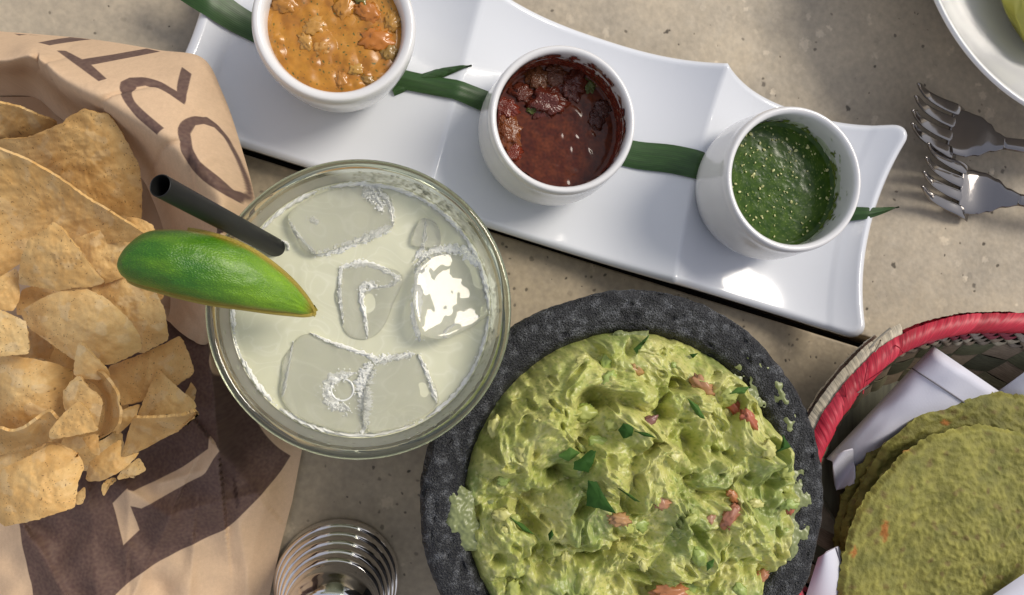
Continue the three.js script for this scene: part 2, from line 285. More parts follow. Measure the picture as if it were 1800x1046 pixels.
// orange
{
  const y = ram1.H - 0.006, bumps = [];
  for (let i = 0; i < 80; i++) bumps.push([rr(-0.03, 0.03), rr(-0.03, 0.03), rr(0.0018, 0.0052), rr(0.0003, 0.0012)]);
  const h = (x, z, t) => { let m = 0; for (const [bx, bz, br, bh] of bumps) { const d = ((x - bx) ** 2 + (z - bz) ** 2) / (br * br); if (d < 1.6) m = Math.max(m, bh * Math.exp(-d * 1.5)); } return m + 0.0005 * fbm(x * 100, z * 100, 3, 2) - 0.0012 * sstep(0.9, 1, t) * 0.5; };
  const mat = phy({ vertexColors: true, roughness: 0.34, clearcoat: 0.3, clearcoatRoughness: 0.16 });
  const o = sauce('orange_salsa', 'chunky orange salsa filling the ramekin at the top edge', ram1, ram1.R * 0.823, y, h, (x, yy, z) => { const q = fbm(x * 90, z * 90, 7, 3), gsp = n3(x * 420, z * 420, 9), k = 1 + 0.18 * fbm(x * 300, z * 300, 5, 3); let c = mix3([0.43, 0.165, 0.010], [0.52, 0.23, 0.022], clamp(0.5 + q)); c = mix3(c, [0.36, 0.14, 0.012], sstep(0.1, 0.5, -q)); if (gsp > 0.72) c = mix3(c, [0.09, 0.10, 0.012], sstep(0.72, 0.85, gsp)); if (n3(x * 900, z * 900, 2) > 0.9) c = [0.12, 0.06, 0.01]; return [c[0] * k, c[1] * k, c[2] * k]; }, mat, 300, 120);
  const pieces = [[662, 70, 0.0056, [0.50, 0.17, 0.02], 1], [605, 12, 0.0045, [0.5, 0.22, 0.03], 0], [645, 20, 0.0048, [0.46, 0.16, 0.02], 0], [552, 48, 0.0040, [0.52, 0.26, 0.05], 0], [538, 72, 0.0033, [0.54, 0.28, 0.06], 0], [566, 82, 0.0036, [0.54, 0.27, 0.06], 0], [690, 38, 0.0036, [0.5, 0.25, 0.04], 0], [500, 5, 0.0045, [0.46, 0.20, 0.03], 0], [684, 92, 0.0034, [0.3, 0.17, 0.03], 0], [632, -8, 0.0045, [0.2, 0.17, 0.03], 0], [625, 122, 0.0030, [0.5, 0.27, 0.05], 0], [600, 140, 0.0030, [0.45, 0.19, 0.03], 0], [645, 140, 0.0024, [0.3, 0.16, 0.03], 0], [560, -30, 0.005, [0.5, 0.22, 0.03], 0]];
  pieces.forEach(([u, v, r, c, red], i) => { const p = local(ram1, u, v, y), g = lump(r, i * 3.1, [1.2, 0.5, 0.9], 0.34, 2.2); p.y = y - r * 0.12; const m = part('vegetable_piece', g, phy({ color: lin(...c), roughness: 0.3, clearcoat: 0.35, clearcoatRoughness: 0.12 }), o); m.position.copy(p); m.rotation.y = i * 1.3; if (red) m.userData.label = 'orange red pepper chunk'; });
}
// red
const lumpBump = tex(128, (x, y) => 0.5 + 0.4 * n3(x * 14, y * 14, 4), false);
const smearMat = phy({ color: lin(0.17, 0.028, 0.014), roughness: 0.2, clearcoat: 0.5, side: THREE.DoubleSide });
function smear(ram, mat, wallR, y0, y1, thr, seed, parent, a0 = 0, a1 = TAU, top = 0.2) {   // dried sauce on the inside wall, kept where noise says so
  const na = 260, nv = 40, keep = [], g = grid(na, nv, (s, t) => { const a = a0 + (a1 - a0) * s, yy = lerp(y0, y1, t), r = wallR(yy) - 0.00035 - 0.0004 * Math.max(0, n3(Math.cos(a) * 5, yy * 300, Math.sin(a) * 5 + seed)); return V(r * Math.cos(a), yy, r * Math.sin(a)); });
  const ix = g.index.array, p = g.attributes.position;
  for (let i = 0; i < ix.length; i += 3) { const x = p.getX(ix[i]), yy = p.getY(ix[i]), z = p.getZ(ix[i]), t = (yy - y0) / (y1 - y0), a = Math.atan2(z, x); if (thr(a, t) + 0.35 * n3(x * 130, yy * 90, z * 130 + seed) + 0.25 * n3(x * 420, yy * 300, z * 420) > 0) keep.push(ix[i], ix[i + 1], ix[i + 2]); }
  g.setIndex(keep); g.computeVertexNormals(); g.userData.world = false; return part('smear', g, mat, parent);
}
{
  const y = ram2.H * 0.56, R = ram2.R;
  const h = (x, z, t) => 0.0011 * sstep(0.93, 1, t) + 0.0002 * fbm(x * 90, z * 90, 1, 2) + 0.0006 * Math.max(0, n3(x * 110, z * 110, 4) - 0.35);
  const mat = phy({ vertexColors: true, roughness: 0.12, specularIntensity: 0.7 });
  const o = sauce('red_salsa', 'dark red tomato salsa with chunks in the middle ramekin', ram2, R * 0.905, y, h, (x, yy, z) => { const q = fbm(x * 120, z * 120, 3, 3), k = 1 + 0.3 * n3(x * 500, z * 500, 1); const c = mix3([0.075, 0.014, 0.005], [0.12, 0.027, 0.008], clamp(0.45 + q * 1.2)); return [c[0] * k, c[1] * k, c[2] * k]; }, mat, 260, 100);
  [[963, 180, 0.0075, [0.15, 0.022, 0.012]], [1013, 135, 0.0068, [0.13, 0.02, 0.01]], [942, 130, 0.0055, [0.22, 0.06, 0.02]], [916, 160, 0.0048, [0.17, 0.03, 0.015]], [975, 118, 0.005, [0.17, 0.04, 0.015]], [890, 232, 0.0066, [0.26, 0.055, 0.012]], [884, 190, 0.0052, [0.22, 0.025, 0.012]], [901, 268, 0.004, [0.25, 0.03, 0.012]], [1037, 148, 0.003, [0.14, 0.13, 0.03]], [936, 190, 0.0026, [0.12, 0.12, 0.02]], [1060, 190, 0.004, [0.1, 0.02, 0.01]], [1050, 210, 0.004, [0.09, 0.016, 0.008]]].forEach(([u, v, r, c], i) => {
    const p = local(ram2, u, v, y + 0.001), d = Math.hypot(p.x, p.z), lim = R * 0.9 - r * 0.95; if (d > lim) { p.x *= lim / d; p.z *= lim / d; }
    const m = part('tomato_chunk', lump(r, i * 5.3, [1.15, 0.5, 0.95], 0.36, 1.9), phy({ color: lin(c[0] * 0.72, c[1] * 0.9, c[2] * 0.8), roughness: 0.24, clearcoat: 0.2, clearcoatRoughness: 0.1, bumpMap: lumpBump, bumpScale: 0.0004 }), o); m.position.set(p.x, y - r * 0.10, p.z); m.rotation.y = i;
  });
  const wall = (yy) => R * (yy > ram2.H * 0.85 ? lerp(0.89, 0.885, (yy - ram2.H * 0.85) / (ram2.H * 0.1)) : 0.902) ;
  smear(ram2, smearMat, wall, y - 0.001, ram2.H * 0.955, (a, t) => 0.80 - 1.05 * t + 0.42 * Math.max(0, Math.cos(a + 2.75)), 4, o);
  smear(ram2, phy({ color: lin(0.30, 0.17, 0.12), roughness: 0.4, transmission: 0, side: THREE.DoubleSide }), (yy) => wall(yy) + 0.0002, y - 0.001, ram2.H * 0.93, (a, t) => 0.9 - 1.0 * t - 0.9 * Math.max(0, -Math.cos(a + 0.5)), 9, o);
}
// green
{
  const y = ram3.H * 0.60, R = ram3.R;
  const h = (x, z, t) => 0.0012 * sstep(0.93, 1, t) + 0.00012 * fbm(x * 110, z * 110, 2, 2) + 0.00003 * Math.max(0, n3(x * 500, z * 500, 8));
  const mat = phy({ vertexColors: true, roughness: 0.16, specularIntensity: 0.55 });
  const o = sauce('green_salsa', 'glossy green salsa with pale seeds in the right ramekin', ram3, R * 0.905, y, h, (x, yy, z) => { const q = fbm(x * 160, z * 160, 3, 3), s = n3(x * 800, z * 800, 6); let c = mix3([0.022, 0.060, 0.002], [0.052, 0.104, 0.006], clamp(0.4 + q)); if (s > 0.6) c = mix3(c, [0.16, 0.22, 0.04], sstep(0.6, 0.9, s)); return c; }, mat, 240, 100);
  const seedMat = phy({ color: lin(0.50, 0.50, 0.20), roughness: 0.3, clearcoat: 0.4 }), sg = lump(1, 2, [1.25, 0.45, 0.85], 0.08, 1, 2);
  const S = new THREE.InstancedMesh(sg, seedMat, 150), M4 = new THREE.Matrix4(); S.name = 'seed'; S.userData.kind = 'stuff';
  for (let i = 0; i < 150; i++) { const a = rr(0, TAU), q = R * 0.86 * Math.sqrt(rnd()), s = rr(0.00025, i < 45 ? 0.00085 : 0.0005); M4.compose(V(q * Math.cos(a), y + 0.0003 + s * 0.2, q * Math.sin(a)), new THREE.Quaternion().setFromEuler(new THREE.Euler(rr(-0.3, 0.3), rr(0, 6), rr(-0.3, 0.3))), V(s, s, s)); S.setMatrixAt(i, M4); }
  lit(S); o.add(S);
  const wall = (yy) => R * (yy > ram3.H * 0.85 ? lerp(0.89, 0.885, (yy - ram3.H * 0.85) / (ram3.H * 0.1)) : 0.902);
  smear(ram3, phy({ color: lin(0.14, 0.19, 0.04), roughness: 0.25, side: THREE.DoubleSide }), wall, y - 0.001, ram3.H * 0.95, (a, t) => 0.16 - 1.0 * t, 14, o);
  smear(ram3, phy({ color: lin(0.45, 0.50, 0.36), roughness: 0.3, side: THREE.DoubleSide }), (yy) => wall(yy) + 0.0002, y - 0.001, ram3.H * 0.93, (a, t) => 0.35 - 0.9 * t, 24, o);
}
// ---------------------------------------------------------------- the drink: tumbler, cloudy lime drink, ice, foam, straw, lime wedge
const glassMat = phy({ color: lin(0.97, 0.985, 0.95), roughness: 0.0, transmission: 1, thickness: 0.004, ior: 1.5, attenuationColor: lin(0.72, 0.78, 0.62), attenuationDistance: 0.03 });
const iceMat = phy({ color: lin(0.95, 0.95, 0.90), roughness: 0.02, transmission: 0.86, thickness: 0.01, ior: 1.31, clearcoat: 0.4, clearcoatRoughness: 0.02 });
const RIM_Y = 0.115, LIQ_Y = 0.1025, rimC = P(638, 543, RIM_Y), RIM_R = P(908, 543, RIM_Y).sub(P(368, 543, RIM_Y)).length() / 2;
const GC = rimC.clone().setY(0);
const LIQ_R = RIM_R - 0.0068;
const wallOut = (y) => (y > 0.09 ? lerp(0.0462, RIM_R - 0.0004, (y - 0.09) / (RIM_Y - 0.09)) : lerp(0.036, 0.0462, Math.pow(y / 0.09, 0.8)));
const wallIn = (y) => (y > 0.09 ? lerp(0.0412, RIM_R - 0.0032, (y - 0.09) / (RIM_Y - 0.09)) : lerp(0.032, 0.0412, Math.pow(clamp((y - 0.012) / 0.078), 0.8)));
const tumbler = thing('tumbler', 'wide clear glass tumbler holding a pale lime drink', 'glass', null, GC);
{
  const prof = [[0, 0.0006], [0.030, 0.0006], [0.0345, 0.0016]];
  for (let i = 0; i <= 22; i++) { const y = 0.004 + (RIM_Y - 0.0055) * i / 22; prof.push([wallOut(y), y]); }
  prof.push([RIM_R - 0.0001, RIM_Y - 0.0010], [RIM_R - 0.0009, RIM_Y - 0.0002], [RIM_R - 0.0017, RIM_Y], [RIM_R - 0.0026, RIM_Y - 0.0004], [RIM_R - 0.0031, RIM_Y - 0.0014]);
  for (let i = 21; i >= 1; i--) { const y = 0.0145 + (RIM_Y - 0.0165) * i / 22; prof.push([wallIn(y), y]); }
  prof.push([0.027, 0.0125], [0, 0.0118]);
  part('glass_body', lathe(prof, 160), phy({ color: lin(0.93, 0.95, 0.90), roughness: 0.03, transmission: 1, thickness: 0, ior: 1.45 }), tumbler);
  const lip = lathe([0, 1, 2, 3, 4, 5, 6, 7, 8, 9, 10, 11, 12].map((i) => { const a = i / 12 * TAU; return [RIM_R - 0.0016 + 0.00155 * Math.cos(a), RIM_Y - 0.0012 + 0.00155 * Math.sin(a)]; }), 160);
  part('rim', lip, phy({ color: lin(0.78, 0.80, 0.68), roughness: 0.02, transmission: 1, thickness: 0.003, ior: 1.5 }), tumbler);
  const film = lathe([[wallIn(LIQ_Y + 0.0004) - 0.0002, LIQ_Y + 0.0004], [wallIn(0.108) - 0.0002, 0.108], [wallIn(RIM_Y - 0.003) - 0.0002, RIM_Y - 0.003]], 160);
  part('damp_film', film, phy({ color: lin(0.90, 0.90, 0.85), roughness: 0.62, transmission: 1, thickness: 0, ior: 1.2, side: THREE.DoubleSide }), tumbler);
  // condensation on the upper inside wall
  const dg = new THREE.IcosahedronGeometry(1, 2), D = new THREE.InstancedMesh(dg, phy({ color: lin(0.95, 0.95, 0.93), roughness: 0.02, transmission: 1, thickness: 0.001, ior: 1.33 }), 420), M4 = new THREE.Matrix4(), UP = V(0, 1, 0);
  D.name = 'droplets'; D.userData.kind = 'stuff';
  for (let i = 0; i < 420; i++) { const pool = rnd(), a = pool < 0.5 ? -1.1 + rr(-0.55, 0.55) : pool < 0.8 ? 0.75 + rr(-0.6, 0.6) : rr(0, TAU), y = lerp(LIQ_Y + 0.0008, RIM_Y - 0.003, Math.pow(rnd(), 1.2)), s = rr(0.00025, 0.0008), r = wallIn(y) - s * 0.25, st = rr(1, 1.5); M4.compose(V(r * Math.cos(a), y, r * Math.sin(a)), new THREE.Quaternion().setFromUnitVectors(V(0, 0, 1), V(Math.cos(a), 0, Math.sin(a))), V(s, s * st, s * 0.55)); D.setMatrixAt(i, M4); }
  lit(D); tumbler.add(D);
}
const L = (u, v, y = LIQ_Y) => P(u, v, y);
const inLiquid = (p) => Math.hypot(p.x - GC.x, p.z - GC.z);
{
  const rad = wallIn(LIQ_Y) - 0.0003, prof = [[0, 0.0126]];
  const drink = thing('lime_drink', 'cloudy pale lime drink with ice and foam in the tumbler', 'drink', null, GC.clone());
  const swirl = tex(512, (x, y) => { const wx = 0.16 * tfb(x, y, 3, 1, 2), wy = 0.16 * tfb(x, y, 3, 4, 2), q = tfb(x + wx, y + wy, 4, 8, 3), st = Math.pow(1 - Math.abs(tn(x + wx * 1.6, y + wy * 1.6, 6, 2)), 10); const k = 1 + 0.10 * q + 0.10 * st; const w = 0.9 + 0.2 * (y - x * 0.6); return [0.675 * k, 0.67 * k, (0.585 - 0.10 * w) * k + 0.03 * st]; });
  const mat = phy({ map: swirl, roughness: 0.05, clearcoat: 0.3, clearcoatRoughness: 0.02, ior: 1.33 });
  const top = grid(180, 60, (s, t) => { const a = s * TAU, r = rad * t, x = r * Math.cos(a), z = r * Math.sin(a); return V(x, LIQ_Y + 0.0007 * sstep(0.965, 1, t) + 0.00022 * fbm(x * 45, z * 45, 4, 2), z); }, (s, t, p) => [p.x / 0.1 + 0.5, p.z / 0.1 + 0.5], true);
  faceUp(top); top.userData.world = false;
  const side = grid(120, 16, (s, t) => { const a = s * TAU, y = lerp(LIQ_Y + 0.0007, 0.0126, t), r = wallIn(Math.max(y, 0.0126)) - 0.0003; return V(r * Math.cos(a), y, r * Math.sin(a)); }, (s, t) => [0.5, 0.5], true);
  const bot = grid(60, 2, (s, t) => { const a = s * TAU, r = (wallIn(0.0126) - 0.0003) * (1 - t); return V(r * Math.cos(a), 0.0126, r * Math.sin(a)); }, () => [0.5, 0.5], true);
  const all = mergeGeometries([top, side, bot]); part('liquid', all, mat, drink);
  // foam: small bubbles gathered along the glass and along the edges of the ice
  const N = 14000, bub = new THREE.InstancedMesh(new THREE.IcosahedronGeometry(1, 2), phy({ color: lin(0.80, 0.80, 0.73), roughness: 0.25, clearcoat: 0.3 }), N), M4 = new THREE.Matrix4(), Q = new THREE.Quaternion(); bub.name = 'foam'; bub.userData.kind = 'stuff';
  let n = 0; const put = (x, z, s0, dy = 0) => { const s = s0 * 0.55; if (n3(x * 900, z * 900, 5) < -0.25) return; if (n < N) { M4.compose(V(x, LIQ_Y + s * 0.1 + dy, z), Q, V(s, s * 0.6, s)); bub.setMatrixAt(n++, M4); } };
  for (let i = 0; i < 1900; i++) { const a = rnd() * TAU, w = 0.5 + 0.5 * n3(Math.cos(a) * 2.2, Math.sin(a) * 2.2, 3), r = rad - 0.0004 - Math.abs(rr(-1, 1) * rr(0, 1)) * (0.0007 + 0.0030 * Math.pow(w, 2)) ; put(r * Math.cos(a), r * Math.sin(a), rr(0.00016, 0.0005), 0.0005); }
  const bands = [], ribbon = (c, w0, w1, low = 0.0004) => { const q = rnd() * 90; bands.push(grid(60, 8, (s, t) => { const p = c.getPoint(s), d = c.getTangent(s), e = 2 * t - 1, end = Math.min(1, Math.min(s, 1 - s) * 9), w = lerp(w0, w1, s) * (0.55 + 0.55 * Math.abs(n3(s * 5, q, 1)) + 0.35 * n3(s * 17, q, 4 + t)) * (0.25 + 0.75 * end); return V(p.x - d.z * e * w, LIQ_Y + low - 0.0005 + 0.0013 * Math.sqrt(Math.max(0, 1 - e * e)) * (0.6 + 0.5 * n3(p.x * 330 + e, q, p.z * 330)), p.z + d.x * e * w); }, (s, t) => [s * c.getLength() / 0.01, t * 0.4])); };
  const line = (pts, w0, w1, cnt, s1 = 0.00045) => { const c = catmull(pts.map(([u, v]) => L(u, v).sub(GC).setY(0))); ribbon(c, w0, w1); for (let i = 0; i < cnt * 0.7; i++) { const t = rnd(), p = c.getPoint(t), w = lerp(w0, w1, t) * (0.6 + 0.8 * Math.abs(n3(t * 6, w0 * 900, 2))), a = rnd() * TAU, q = Math.sqrt(rnd()) * w; put(p.x + q * Math.cos(a), p.z + q * Math.sin(a), rr(0.00014, s1), 0.0011); } };
  line([[508, 384], [530, 420], [560, 450]], 0.0004, 0.0006, 60); line([[552, 447], [590, 440], [640, 420], [690, 398]], 0.0013, 0.0022, 420); line([[690, 398], [685, 360], [665, 335], [640, 320]], 0.001, 0.002, 260); line([[545, 385], [560, 393]], 0.0016, 0.0012, 60); line([[640, 330], [660, 350], [672, 372]], 0.003, 0.002, 200, 0.0006);
  line([[600, 470], [640, 463], [690, 482], [700, 492]], 0.0018, 0.0008, 260); line([[600, 468], [597, 510], [604, 570]], 0.0011, 0.0003, 130); line([[664, 505], [645, 500], [635, 515], [642, 560], [646, 595]], 0.0023, 0.0005, 330); line([[665, 505], [690, 500], [703, 484]], 0.0008, 0.0009, 80);
  line([[545, 585], [590, 605], [640, 622], [665, 632]], 0.0005, 0.0016, 170); line([[655, 635], [690, 630], [730, 622]], 0.0022, 0.0013, 260); line([[735, 622], [752, 660], [768, 708]], 0.0008, 0.0010, 170); line([[655, 640], [640, 665], [640, 700]], 0.0030, 0.0035, 420, 0.0006); line([[625, 655], [580, 670], [575, 695], [590, 712], [615, 720]], 0.0022, 0.0030, 420, 0.0006); line([[640, 690], [642, 730], [636, 765]], 0.0030, 0.0012, 260); line([[516, 600], [508, 640], [497, 700]], 0.0003, 0.0006, 60);
  line([[738, 462], [735, 500], [728, 560], [738, 600]], 0.0022, 0.0016, 420); line([[735, 460], [770, 440], [810, 440], [850, 470]], 0.002, 0.003, 420, 0.0006); line([[732, 455], [744, 430], [748, 385]], 0.0014, 0.0008, 120); line([[775, 590], [800, 570], [845, 555]], 0.0006, 0.0007, 90); line([[860, 480], [866, 530], [862, 580]], 0.0016, 0.0012, 220);
  line([[495, 422], [505, 428], [508, 440]], 0.0006, 0.0005, 40);
  for (let i = 0; i < 60; i++) { const a = rnd() * TAU, q = rad * Math.sqrt(rnd()) * 0.95; put(q * Math.cos(a), q * Math.sin(a), rr(0.00012, 0.0003)); }
  bub.count = n; lit(bub); drink.add(bub);
  for (let k = 0; k < 10; k++) { const a0 = k / 10 * TAU + rr(-0.2, 0.2), len = rr(0.4, 0.75), pts = []; for (let i = 0; i <= 8; i++) { const a = a0 + len * i / 8, r = rad - 0.0009; pts.push(V(r * Math.cos(a), 0, r * Math.sin(a))); } ribbon(catmull(pts), rr(0.0005, 0.0012), rr(0.0005, 0.0012), 0.0010); }
  const fg = mergeGeometries(bands.map((g) => faceUp(g))); tag(part('foam_band', fg, phy({ color: lin(0.90, 0.90, 0.84), roughness: 0.4, side: THREE.DoubleSide, bumpMap: tex(256, (x, y) => { const q = n3(x * 30, y * 30, 2); return 0.5 + 0.4 * Math.abs(q); }, false), bumpScale: 0.00016 }), drink), null, null, null, 'stuff');
  const ring = new THREE.TorusGeometry(0.0036, 0.00035, 10, 40); ring.rotateX(Math.PI / 2); const rg = part('bubble', ring, phy({ color: lin(0.9, 0.9, 0.85), roughness: 0.05, clearcoat: 1 }), drink); rg.position.copy(L(602, 685).sub(GC).setY(LIQ_Y + 0.0003));
}
// ice: melted cubes lying in the surface; each top stands a little proud of the drink
function ice(label, quad, lift, depth, tiltU = 0, tiltV = 0) {
  const c0 = centre(quad.map(([u, v]) => L(u, v))), sub = quad.map(([u, v]) => L(u, v).sub(c0));
  const per = sub.length, rim = catmull(sub, true), seedI = quad[0][0] * 0.37;
  const g = grid(84, 46, (s, t) => { // from the middle of the top over the rounded edge to the middle of the underside
    const q = rim.getPoint(s); let k, yy;
    if (t < 0.6) { k = 0.90 * t / 0.6; yy = lift; } else if (t < 0.8) { const a = (t - 0.6) / 0.2 * Math.PI; k = 0.90 + 0.10 * Math.sin(a); yy = a < Math.PI / 2 ? lift - 0.0012 * (1 - Math.cos(a)) : lerp(lift - 0.0012, -depth, -Math.cos(a)); } else { k = 0.90 * (1 - t) / 0.2; yy = -depth; }
    const x = q.x * k, z = q.z * k, up = t < 0.72 ? 1 : 0;
    return V(x * (1 + 0.05 * n3(x * 90, 2, z * 90 + seedI)), yy + up * (0.0006 * n3(x * 75 + seedI, 1, z * 75) - 0.0010 * (1 - k * k) + 0.00004 * n3(x * 260, seedI, z * 260)) + tiltU * x + tiltV * z, z * (1 + 0.05 * n3(z * 90, 2, x * 90 + seedI)));
  }, null, true);
  g.computeVertexNormals(); const p = g.attributes.position, nn = g.attributes.normal; let s = 0; for (let i = 0; i < p.count; i++) s += p.getX(i) * nn.getX(i) + p.getY(i) * nn.getY(i) + p.getZ(i) * nn.getZ(i); if (s < 0) { const a = g.index.array; for (let i = 0; i < a.length; i += 3) { const t = a[i]; a[i] = a[i + 1]; a[i + 1] = t; } g.computeVertexNormals(); }
  g.userData.world = false;
  const o = part('ice_cube', g, iceMat, scene); o.position.copy(c0); tag(o, label, 'ice cube', 'ice cubes in the lime drink'); return o;
}
ice('ice cube with a foamy lower edge at the back of the drink', [[508, 386], [548, 444], [600, 436], [690, 398], [680, 342], [622, 328], [556, 342]], 0.0024, 0.014, -0.07, 0.06);
ice('small clear ice cube in the middle of the drink', [[598, 470], [650, 464], [706, 482], [690, 540], [655, 596], [608, 584]], 0.0012, 0.014, 0.03);
ice('glittering ice cube against the right side of the glass', [[732, 468], [785, 440], [846, 470], [862, 545], [805, 585], [742, 590]], 0.0036, 0.013, -0.30, 0.20);
ice('large ice cube with a bubble ring at the lower left of the drink', [[520, 592], [600, 608], [656, 636], [642, 700], [634, 756], [560, 750], [500, 704]], 0.0015, 0.014, -0.04, 0.05);
ice('ice cube with two foamy edges at the bottom right of the drink', [[660, 640], [734, 624], [770, 708], [722, 744], [648, 756]], 0.0016, 0.014, -0.09, 0.05);
ice('thin sliver of ice poking out toward the white plate', [[724, 430], [742, 385], [768, 395], [772, 432]], 0.0028, 0.012, 0.05, -0.06);

// straw
{
  const a = L(494, 440, LIQ_Y - 0.004), b = P(281, 326, 0.1575), d = b.clone().sub(a), outer = 0.0031, inner = 0.00275, len = d.length();
  const g = lathe([[outer, -0.025], [outer, len - 0.0002], [outer - 0.00015, len], [inner + 0.0001, len], [inner, len - 0.0002], [inner, -0.025], [outer, -0.025]], 40);
  const o = part('straw', g, phy({ color: lin(0.007, 0.0075, 0.0075), roughness: 0.5, ior: 1.45 }), scene); o.position.copy(a); o.quaternion.setFromUnitVectors(V(0, 1, 0), d.normalize());
  tag(o, 'matte black straw leaning out of the lime drink', 'straw');
}
// lime wedge resting on the rim: green rind on top, cut faces below
{
  const A = P(226, 452, 0.126), B = P(553, 550, 0.122), mid = A.clone().lerp(B, 0.5); mid.y += 0.006;
  const limeRind = phy({ map: tex(512, (x, y) => { // x across the rind, y along it
      const e = Math.min(x, 1 - x), oil = n3(x * 42, y * 105, 3), oil2 = n3(x * 80, y * 200, 8), big = tfb(x, y, 3, 4, 3);
      const edge = 1 - sstep(0.02, 0.13 + 0.10 * y + 0.04 * n3(y * 14, x * 3, 1), e), tip = sstep(0.88, 0.99, y);
      let c = mix3([0.030, 0.135, 0.002], [0.23, 0.42, 0.010], clamp(0.08 + 0.3 * big + 0.62 * sstep(0.35, 0.92, y))); c = mix3(c, [c[0] * 1.5 + 0.03, c[1] * 1.4 + 0.04, c[2] * 1.3 + 0.004], 0.75 * sstep(0.25, 0.8, oil) + 0.3 * sstep(0.3, 0.9, oil2)); return mix3(c, [0.30, 0.20, 0.012], Math.max(edge, tip) * 0.85); }),
    bumpMap: tex(512, (x, y) => 0.5 + 0.28 * n3(x * 42, y * 105, 3) + 0.2 * n3(x * 80, y * 200, 8), false), bumpScale: 0.00022, roughness: 0.42, clearcoat: 0.15, clearcoatRoughness: 0.25 });
  const upPx = [[223, 478], [224, 455], [231, 432], [262, 408], [318, 404], [375, 414], [430, 434], [472, 460], [510, 492], [536, 522], [553, 549]], dnPx = [[223, 478], [226, 490], [240, 499], [274, 509], [325, 523], [378, 534], [430, 541], [472, 547], [510, 551], [536, 553], [553, 550]];
  const lift = [0.119, 0.124, 0.128, 0.1305, 0.1315, 0.131, 0.1295, 0.1275, 0.125, 0.1225, 0.1195];
  const eUp = catmull(upPx.map(([u, v], i) => P(u, v, lift[i]))), eDn = catmull(dnPx.map(([u, v], i) => P(u, v, lift[i] - 0.001)));
  const rise = (t) => 0.0105 * Math.pow(clamp(t * 8), 0.5) * Math.pow(clamp((1 - t) * 1.6), 0.7);
  const rim0 = (t) => eUp.getPoint(t), rim1 = (t) => eDn.getPoint(t), keel = (t) => rim0(t).lerp(rim1(t), 0.5).add(V(0, -0.013 * Math.pow(clamp(t * 7), 0.7) * Math.pow(clamp((1 - t) * 2), 0.8), 0));
  const rind = faceUp(grid(40, 90, (s, t) => { const c = 2 * s - 1, k = 0.5 + 0.5 * Math.sin(c * Math.PI / 2); return rim0(t).lerp(rim1(t), k).add(V(0, rise(t) * Math.cos(c * Math.PI / 2) + 0.00025 * n3(s * 8, t * 14, 2), 0)); }, (s, t) => [s, t]));
  const flesh = phy({ color: lin(0.42, 0.50, 0.16), roughness: 0.25, clearcoat: 0.4 });
  const face = (f) => grid(8, 60, (s, t) => f(t).lerp(keel(t), s), (s, t) => [s, t]);
  const w = thing('lime_wedge', 'green lime wedge sitting on the rim of the tumbler', 'lime', null, mid.clone());
  part('rind', thicken(rind, 0.0012), limeRind, w);
  const pithMat = std({ color: lin(0.52, 0.40, 0.07), roughness: 0.5, bumpMap: limeRind.bumpMap, bumpScale: 0.0003 });
  for (const e of [eUp, eDn]) { const line = new THREE.CatmullRomCurve3(Array.from({ length: 40 }, (_, i) => e.getPoint((e === eUp ? 0.42 : 0.10) + (e === eUp ? 0.575 : 0.895) * i / 39).add(V(0, -0.0005, 0)))); part('peel_edge', world(new THREE.TubeGeometry(line, 90, 0.00095, 8)), pithMat, w); }
  const f0 = face((t) => rim0(t).add(V(0, -0.0006, 0))), f1 = face((t) => rim1(t).add(V(0, -0.0006, 0)));
  part('flesh', world(mergeGeometries([f0, f1])), flesh, w).material.side = THREE.DoubleSide;
}
